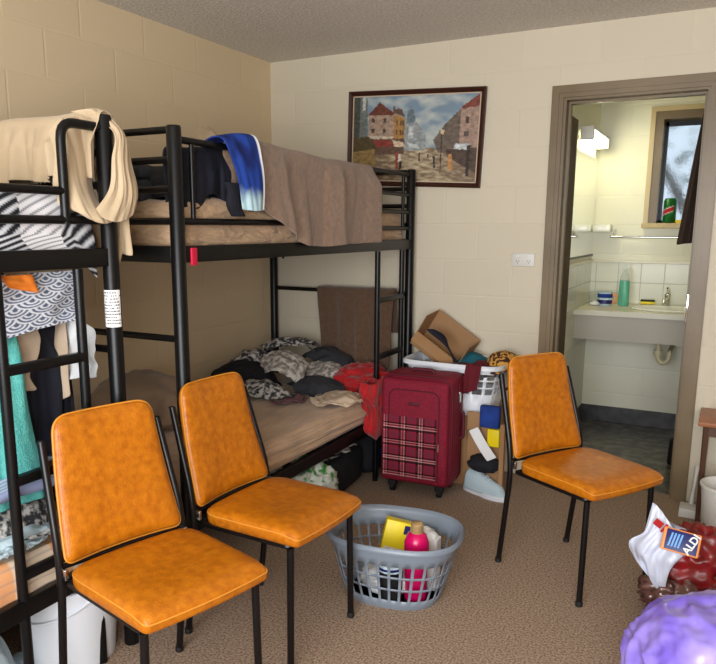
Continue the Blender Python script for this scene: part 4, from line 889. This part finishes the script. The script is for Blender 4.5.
# ================================================================== laundry baskets
def basket(name, loc, rot, a0, b0, a1, b1, h, m, label, rows=3, cols=44, z_open=(.16, .78), rim=.02, pw=2.6, lip=.012, scoop=0):
    """oval basket: base half axes a0,b0 -> rim a1,b1, real slots between the ribs"""
    t = empty(name, loc, label, 'laundry basket', rot)
    def P(th, k, off=0):
        a = a0 + (a1 - a0) * k ** .8 + off; b = b0 + (b1 - b0) * k ** .8 + off; c, s_ = math.cos(th), math.sin(th)
        r = (abs(c) ** pw + abs(s_) ** pw) ** (-1 / pw); return (a * c * r, b * s_ * r, h * k - scoop * (k ** 3) * (abs(s_) ** 2))
    n = cols; sub = 4; N_ = n * sub
    levels = [0]; cells = []
    zs = np.linspace(z_open[0], z_open[1], rows + 1); gap = .032
    ks = [0, .06, z_open[0]]
    for r_ in range(rows):
        ks += [zs[r_] + gap * .5, zs[r_ + 1] - gap * .5] if True else []
    ks = [0, .06] + sum([[zs[r_] + gap * .5, zs[r_ + 1] - gap * .5] for r_ in range(rows)], []) + [.84, .93, 1.0]
    V = []; 
    for k in ks:
        for i in range(N_): V.append(P(2 * PI * i / N_, k))
    Fc = []
    for li in range(len(ks) - 1):
        slot = 2 <= li < 2 + 2 * rows and (li - 2) % 2 == 0
        for i in range(N_):
            if slot and i % sub != 0: continue
            Fc.append((li * N_ + i, li * N_ + (i + 1) % N_, (li + 1) * N_ + (i + 1) % N_, (li + 1) * N_ + i))
    Fc.append(tuple(range(N_))[::-1])
    o = obj('basket_wall', (V, Fc), m, t, angle=60); s = o.modifiers.new('solid', 'SOLIDIFY'); s.thickness = .0035; s.offset = 1
    rp = [P(2 * PI * i / 96, 1.0) for i in range(97)]
    V = []; pr_ = [(0, 0), (lip, .004), (lip + .008, -.004), (lip + .008, -rim), (lip + .004, -rim), (lip + .003, -.008), (0, -.006)]
    for i in range(96):
        th = 2 * PI * i / 96
        for o_, dz in pr_: q = P(th, 1.0, o_); V.append((q[0], q[1], q[2] + dz))
    m_ = len(pr_); obj('rim', (V, [(i * m_ + k, ((i + 1) % 96) * m_ + k, ((i + 1) % 96) * m_ + (k + 1) % m_, i * m_ + (k + 1) % m_) for i in range(96) for k in range(m_)]), m, t, angle=50)
    return t, P
gbk, GP = basket('laundry_basket', (1.595, -1.578, 0), .16, .172, .140, .248, .195, .262, 'grey_pl', 'silver-grey slotted plastic laundry basket on the carpet between the chairs', rows=3, cols=34, z_open=(.14, .74), scoop=.0, rim=.014, lip=.007)
# contents
yx = empty('yellow_packet', (1.545, -1.52, .006), 'yellow cardboard packet leaning inside the grey laundry basket', 'packet', rotz=.35); yx.rotation_euler = (math.radians(-8), math.radians(13), .45)
obj('packet_box', MB().rbox(-.065, .065, -.03, .03, .03, .245, .004), 'yellow', yx)
obj('blue_print', MB().box(.01, .045, -.0312, -.0302, .20, .235), 'blue_lab', yx, smooth=False); obj('pale_print', MB().box(-.055, -.005, -.0312, -.0302, .06, .10).box(-.055, .05, -.0312, -.0302, .13, .138).box(.02, .055, -.0312, -.0302, .09, .11), 'paper', yx, smooth=False)
sp_ = empty('spray_can', (1.70, -1.615, .006), 'magenta aerosol can with a champagne cap standing in the grey basket', 'bottle')
obj('can_body', MB().lathe([(.040, 0), (.043, .006), (.043, .18), (.047, .20), (.046, .235), (.036, .262), (.024, .272)], n=32), 'pink', sp_)
obj('cap', MB().lathe([(.023, .27), (.024, .276), (.0235, .305), (.018, .31), (.001, .311)], n=28), 'gold', sp_)
bk = empty('black_tub', (1.62, -1.67, .006), 'black tub with a blue and white label in the grey basket', 'tub')
obj('tub_body', MB().lathe([(.040, 0), (.044, .01), (.046, .13), (.001, .13)], n=28), 'rubber', bk)
obj('tub_lid', MB().lathe([(.048, .13), (.048, .15), (.044, .156), (.001, .156)], n=28), 'ltblue_f', bk)
obj('label_band', MB().lathe([(.0475, .135), (.0485, .139), (.0485, .147)], n=28, cap=False), 'blue_lab', bk)
wp1 = blob('crumpled_tissue', (1.68, -1.49, .21), (.05, .035, .03), 'paper', 5, .5, 3.0, sub=3); tag(wp1, 'crumpled white tissue at the back of the grey basket', 'tissue')
wp2 = tag(obj('white_box', MB().rbox(1.675, 1.745, -1.525, -1.47, .006, .215, .004), 'paper'), 'slim white carton behind the magenta can in the grey basket', 'carton')
cl2 = blob('cream_cloth', (1.575, -1.60, .06), (.10, .09, .05), 'white_f', 7, .25, 2.5, flat=.006, sub=4); tag(cl2, 'white cloth lying in the bottom of the grey basket', 'cloth')

# white basket behind the suitcase, standing on a cardboard box
cb = empty('cardboard_box', (1.39, -.17, 0), 'brown cardboard box on the floor under the white laundry basket', 'box')
obj('box_body', MB().rbox(-.24, .20, -.155, .14, 0, .40, .003), 'card', cb); obj('box_flap', MB().box(.201, .204, -.155, -.03, .02, .38), 'card', cb, smooth=False)
wbk, WP = basket('laundry_basket', (1.355, -.205, .402), 0, .215, .130, .268, .160, .275, 'white_pl', 'white plastic laundry basket full of clothes behind the burgundy suitcase', rows=3, cols=28, z_open=(.42, .86), pw=5, rim=.02)
cbx = empty('open_cardboard_box', (1.20, -.13, .675), 'open brown cardboard carton tilted on top of the white laundry basket', 'box')
cbx.rotation_euler = (math.radians(8), math.radians(33), 0)
obm = MB(); a_, b_, c_ = .15, .085, .20; T_ = .004
obm.box(-a_, a_, -b_, b_, -.0, T_).box(-a_, -a_ + T_, -b_, b_, 0, c_).box(a_ - T_, a_, -b_, b_, 0, c_).box(-a_, a_, b_ - T_, b_, 0, c_).box(-a_, a_, -b_, -b_ + T_, 0, .09)
obj('carton_body', obm, 'card', cbx, smooth=False)
obj('carton_flap', MB().add([(-a_, -b_, .09), (a_, -b_, .09), (a_ - .01, -b_ - .05, .05), (-a_ + .01, -b_ - .05, .05), (-a_, -b_ - .003, .09), (a_, -b_ - .003, .09), (a_ - .01, -b_ - .053, .05), (-a_ + .01, -b_ - .053, .05)], [(0, 1, 2, 3), (4, 7, 6, 5), (0, 4, 5, 1), (2, 6, 7, 3), (1, 5, 6, 2), (0, 3, 7, 4)]), 'card', cbx, smooth=False)
bst = grid_mesh('blue_belt', lambda u, v: (1.215 + .15 * v + .035 * (u - .5) * (1.2 + math.sin(v * 6)), -.285 + .02 * v + .01 * math.sin(u * 3), .845 - .18 * v + .03 * math.sin(v * PI)), 10, 40, 'navy'); tag(bst, 'dark blue sleeve hanging out of the open cardboard carton', 'clothing')
garment('teal_top', 'teal', .34, .30, (1.43, -.16, .74, .2), .63, [('e', (1.43, -.16, .6), (.10, .09, .09))], 51, .6, .03, n=(24, 24), label='dark teal top bunched in the white laundry basket', cat='clothing', clampy=(-.33, -.01))
garment('patterned_dress', 'gold_p', .34, .34, (1.61, -.17, .76, .6), .64, [('e', (1.60, -.17, .62), (.10, .11, .10))], 52, .6, .03, n=(24, 24), label='gold and black patterned dress piled at the right of the white basket', cat='dress', clampx=(1.46, 1.76), clampy=(-.34, -.01))
ml = drape('maroon_jumper', (1.46, -.368, .665), (1.545, -.368, .665), (0, -1, 0), lambda s: .15 - .05 * s, .02, 'maroon', 3, .02, 4, r=.022, nu=26, nv=36, slant=-.15); tag(ml, 'maroon top hanging over the front of the white laundry basket', 'clothing')
garment('maroon_heap', 'maroon', .24, .22, (1.50, -.26, .72, .6), .64, [('e', (1.50, -.26, .6), (.07, .07, .07))], 53, .6, .025, n=(20, 20), label='folded maroon cloth on top of the white laundry basket', cat='clothing', clampy=(-.35, -.01))
# things leaning at the right of the suitcase
bp_ = empty('blue_yellow_packet', (1.612, -.405, .27), 'blue and yellow packet propped between suitcase and chair', 'packet')
obj('packet_front', MB().rbox(-.055, .05, -.02, .02, .098, .215, .008), 'blue', bp_); obj('yellow_end', MB().rbox(-.01, .055, -.021, .021, .0, .094, .006), 'yellow', bp_)
tag(obj('brown_envelope', MB().rbox(1.485, 1.555, -.405, -.39, .34, .44, .003), 'card'), 'folded brown envelope left of the blue packet beside the suitcase', 'envelope')
ppr = grid_mesh('paper_sheet', lambda u, v: (1.505 + .05 * u + .11 * v, -.435 - .01 * v - .012 * math.sin(v * 3), .345 - .15 * v + .028 * u), 6, 12, 'paper', None, .002); tag(ppr, 'creased white printed paper sliding down beside the suitcase', 'paper')
stp = tag(obj('cardboard_strip', MB().box(1.675, 1.697, -.44, -.41, 0.0, .40), 'card', smooth=False), 'upright strip of brown cardboard beside the lone orange chair', 'cardboard')
shx = blob('knitted_cap', (1.585, -.40, .165), (.085, .05, .05), 'black', 3, .15, 2.0, flat=.125, sub=4); tag(shx, 'black cap lying on top of the white trainer beside the suitcase', 'cap')
shc = tag(obj('small_carton', MB().rbox(1.48, 1.66, -.375, -.335, 0, .39, .003), 'card'), 'narrow brown carton standing behind the papers and the trainer', 'box')
shs = empty('trainer_shoe', (1.60, -.42, 0), 'pale blue-white trainer on the carpet beside the suitcase', 'shoe', rotz=-.35)
def shoe(t, m, ms):
    def sf(u, v):
        x = -.13 + .26 * u; wd = .032 + .014 * math.sin(min(1, u * 1.25) * PI) ; hh_ = .10 - .055 * max(0, (u - .35) / .65) ** .8 if u > .0 else .1
        a = v * PI; taper = math.sin(min(1, (1 - u) * 7 + .02) * PI / 2) * math.sin(min(1, u * 9 + .1) * PI / 2)
        return (x, wd * taper * math.cos(a), .022 + hh_ * taper * math.sin(a) ** .7)
    grid_mesh('upper', sf, 24, 18, m, t, .004)
    ol = []; 
    for k in range(40):
        a = 2 * PI * k / 40; c, s_ = math.cos(a), math.sin(a); ol.append((.137 * (abs(c) ** .8) * (1 if c > 0 else -1), (.047 if c > 0 else .038) * (abs(s_) ** .8) * (1 if s_ > 0 else -1)))
    obj('sole', MB().poly(ol, lambda a, b, d: (a, b, .001 + d), .026), ms, t, angle=50)
    lc = MB()
    for k in range(4): lc.tube([(.01 + k * .022, -.022, .10 - k * .012), (.012 + k * .022, 0, .112 - k * .014), (.01 + k * .022, .022, .10 - k * .012)], .0025, 6)
    obj('laces', lc, ms, t)
shoe(shs, 'ltblue_f', 'white_pl')

# ================================================================== near left floor
bu = empty('bucket', (.822, -2.462, 0), 'white plastic bucket on the floor under the near bunk ladder', 'bucket')
bu.scale = (1.22, 1.22, 1.1)
obj('pail', MB().lathe([(.001, .004), (.105, .004), (.11, .0), (.128, .24), (.135, .243), (.135, .255), (.130, .257), (.122, .25), (.104, .01), (.001, .009)], n=40, cap=False), 'white_pl', bu)
obj('pail_handle', MB().tube([(.136, 0, .235), (.10, -.10, .19), (0, -.15, .16), (-.10, -.10, .19), (-.136, 0, .235)], .0035, 8, bend=.05), 'white_pl', bu)
garment('laundry_pile', 'ltblue_f', .6, .6, (.72, -2.80, .34, .3), .003, [('e', (.72, -2.80, 0), (.18, .15, .24))], 61, .6, .04, label='pale grey-white laundry heaped on the floor at the bottom left', cat='laundry')
garment('olive_cloth', mat('olive_fabric', srgb(96, 92, 72), .9), .4, .35, (.45, -2.50, .3, .3), .003, [('e', (.45, -2.50, 0), (.15, .14, .2))], 62, .6, .03, label='olive cloth bunched behind the bucket and pale laundry', cat='cloth')

# ================================================================== right-hand floor
pb = empty('rubbish_bag', (2.74, -1.86, 0), 'translucent purple plastic bag on the floor at the bottom right', 'bag')
blob('bag_film', (0, 0, .17), (.27, .25, .20), 'purple', 12, .11, 2.3, pb, flat=.002, sub=6)
obj('bag_knot', MB().tube([(.02, .03, .33), (.03, .03, .38), (.05, .02, .42), (.07, 0, .45)], [.05, .022, .03, .05], 12), 'purple', pb)
ab = empty('grocery_bag', (2.64, -1.22, 0), 'crumpled red and white grocery bag beside the lone chair leg', 'bag')
blob('bag_contents', (.0, 0, .18), (.15, .11, .15), 'bag_red', 4, .26, 2.4, ab, flat=.002, sub=5)
blob('clear_film', (.0, -.05, .09), (.17, .11, .10), 'clearbag', 9, .30, 3.2, ab, flat=.002, sub=5)
patch('bag_flap', [[(-.165, -.09, .435), (-.13, -.085, .40), (-.09, -.09, .35), (-.03, -.09, .30)], [(-.185, -.10, .33), (-.15, -.12, .34), (-.11, -.12, .31), (-.06, -.11, .26)],
  [(-.235, -.09, .275), (-.19, -.13, .265), (-.14, -.135, .25), (-.09, -.12, .21)], [(-.215, -.08, .215), (-.18, -.12, .20), (-.14, -.13, .17), (-.10, -.12, .14)], [(-.16, -.07, .165), (-.14, -.10, .14), (-.12, -.11, .11), (-.09, -.11, .09)]], 'bag_w', ab, 34, 34, amp=.012, fu=4, fv=4, seed=3, axis=1, thick=.0015)
patch('bag_back', [[(-.168, -.085, .437), (-.12, -.04, .36), (-.05, -.02, .33)], [(-.19, -.05, .30), (-.15, -.02, .30), (-.08, 0, .28)], [(-.20, -.05, .20), (-.16, -.02, .18), (-.09, 0, .16)]], 'bag_w', ab, 24, 24, amp=.012, fu=4, fv=4, seed=8, axis=1, thick=.0015)
# printed store badge: dark blue, orange edge, slanted strokes and the store lettering turned sideways
bd = obj('badge', MB().rbox(-.075, .075, -.006, .006, -.05, .05, .02, 4), 'orange_lab', ab)
bd.location = (-.065, -.145, .33); bd.rotation_euler = (math.radians(-30), math.radians(6), .0); bd.scale = (.8, .8, .8)
obj('badge_field', MB().rbox(-.062, .066, -.0085, -.005, -.044, .044, .004), 'blue_lab', bd)
stp_ = MB()
for k in range(4):
    x = -.05 + k * .013; stp_.add([(x, -.0092, -.03), (x + .007, -.0092, -.03), (x + .016, -.0092, .03), (x + .009, -.0092, .03)], [(0, 1, 2, 3)])
obj('badge_strokes', stp_, mat('pale_blue_print', srgb(110, 170, 236), .4), bd, smooth=False)
text_mesh('ALDI', .044, 'paper', bd, Matrix.Translation((.042, -.0095, 0)) @ Matrix.Rotation(math.radians(90), 4, 'X') @ Matrix.Rotation(math.radians(68), 4, 'Z'), bold=.0012)
rp_ = MB().box(-.035, -.005, -.0012, .0, -.012, .012).box(.0, .008, -.0012, 0, -.018, .018)
rpo = obj('red_print', rp_, 'red', ab, smooth=False); rpo.location = (-.125, -.128, .365); rpo.rotation_euler = (-.2, .6, 0)

bn = empty('waste_bin', (2.725, -.50, 0), 'white round waste bin at the right edge beside the small table', 'bin')
obj('bin_wall', MB().lathe([(.001, .003), (.085, .003), (.09, 0), (.112, .265), (.118, .268), (.118, .28), (.113, .282), (.106, .272), (.084, .012), (.001, .01)], n=40, cap=False), 'offwhite_pl', bn)
dp = empty('dustpan', (2.575, -.20, 0), 'small grey-white dustpan with an upright handle against the wall by the doorway', 'dustpan')
obj('pan', MB().rbox(-.05, .05, -.05, .06, .0, .045, .006), 'offwhite_pl', dp); obj('pan_handle', MB().tube([(.0, .05, .03), (.004, .08, .10), (.012, .12, .22)], [.012, .009, .011], 10), 'offwhite_pl', dp)
tbl = empty('side_table', (2.61, -.29, 0), 'low warm-brown wooden table at the right edge of the picture', 'table')
obj('tabletop', MB().rbox(-.035, .62, -.03, .29, .485, .507, .004), 'wood', tbl)
for x in (.0, .585):
    for y in (.02, .26): obj('leg', MB().tube([(x, y, .485), (x, y, 0)], [.014, .010], 8), 'wood_d', tbl)
obj('apron', MB().box(.0, .585, .012, .028, .43, .485).box(.0, .585, .252, .268, .43, .485), 'wood_d', tbl, smooth=False)
obj('lower_shelf', MB().rbox(.0, .585, .02, .26, .14, .155, .003), mat('grey_shelf', srgb(150, 142, 130), .6), tbl)
pn = empty('berry_punnet', (2.70, -.20, .507), 'clear plastic punnet of red berries on the small brown table', 'punnet')
obj('punnet_tub', MB().rbox(-.045, .08, -.06, .06, .0, .055, .012), 'clearpl', pn)
for k, (x, y) in enumerate([(-.02, -.03), (.02, -.035), (.055, -.02), (-.02, .01), (.02, .005), (.055, .02), (0, .035), (.04, .04), (0, -.01), (.03, -.015)]):
    b_ = blob('berry', (2.70 + x, -.20 + y, .507 + (.045 if k < 8 else .07)), (.018, .018, .017), 'fruit', k, .1, 3, sub=3); tag(b_, 'red berry in the clear punnet', 'berry', 'berries in the punnet')
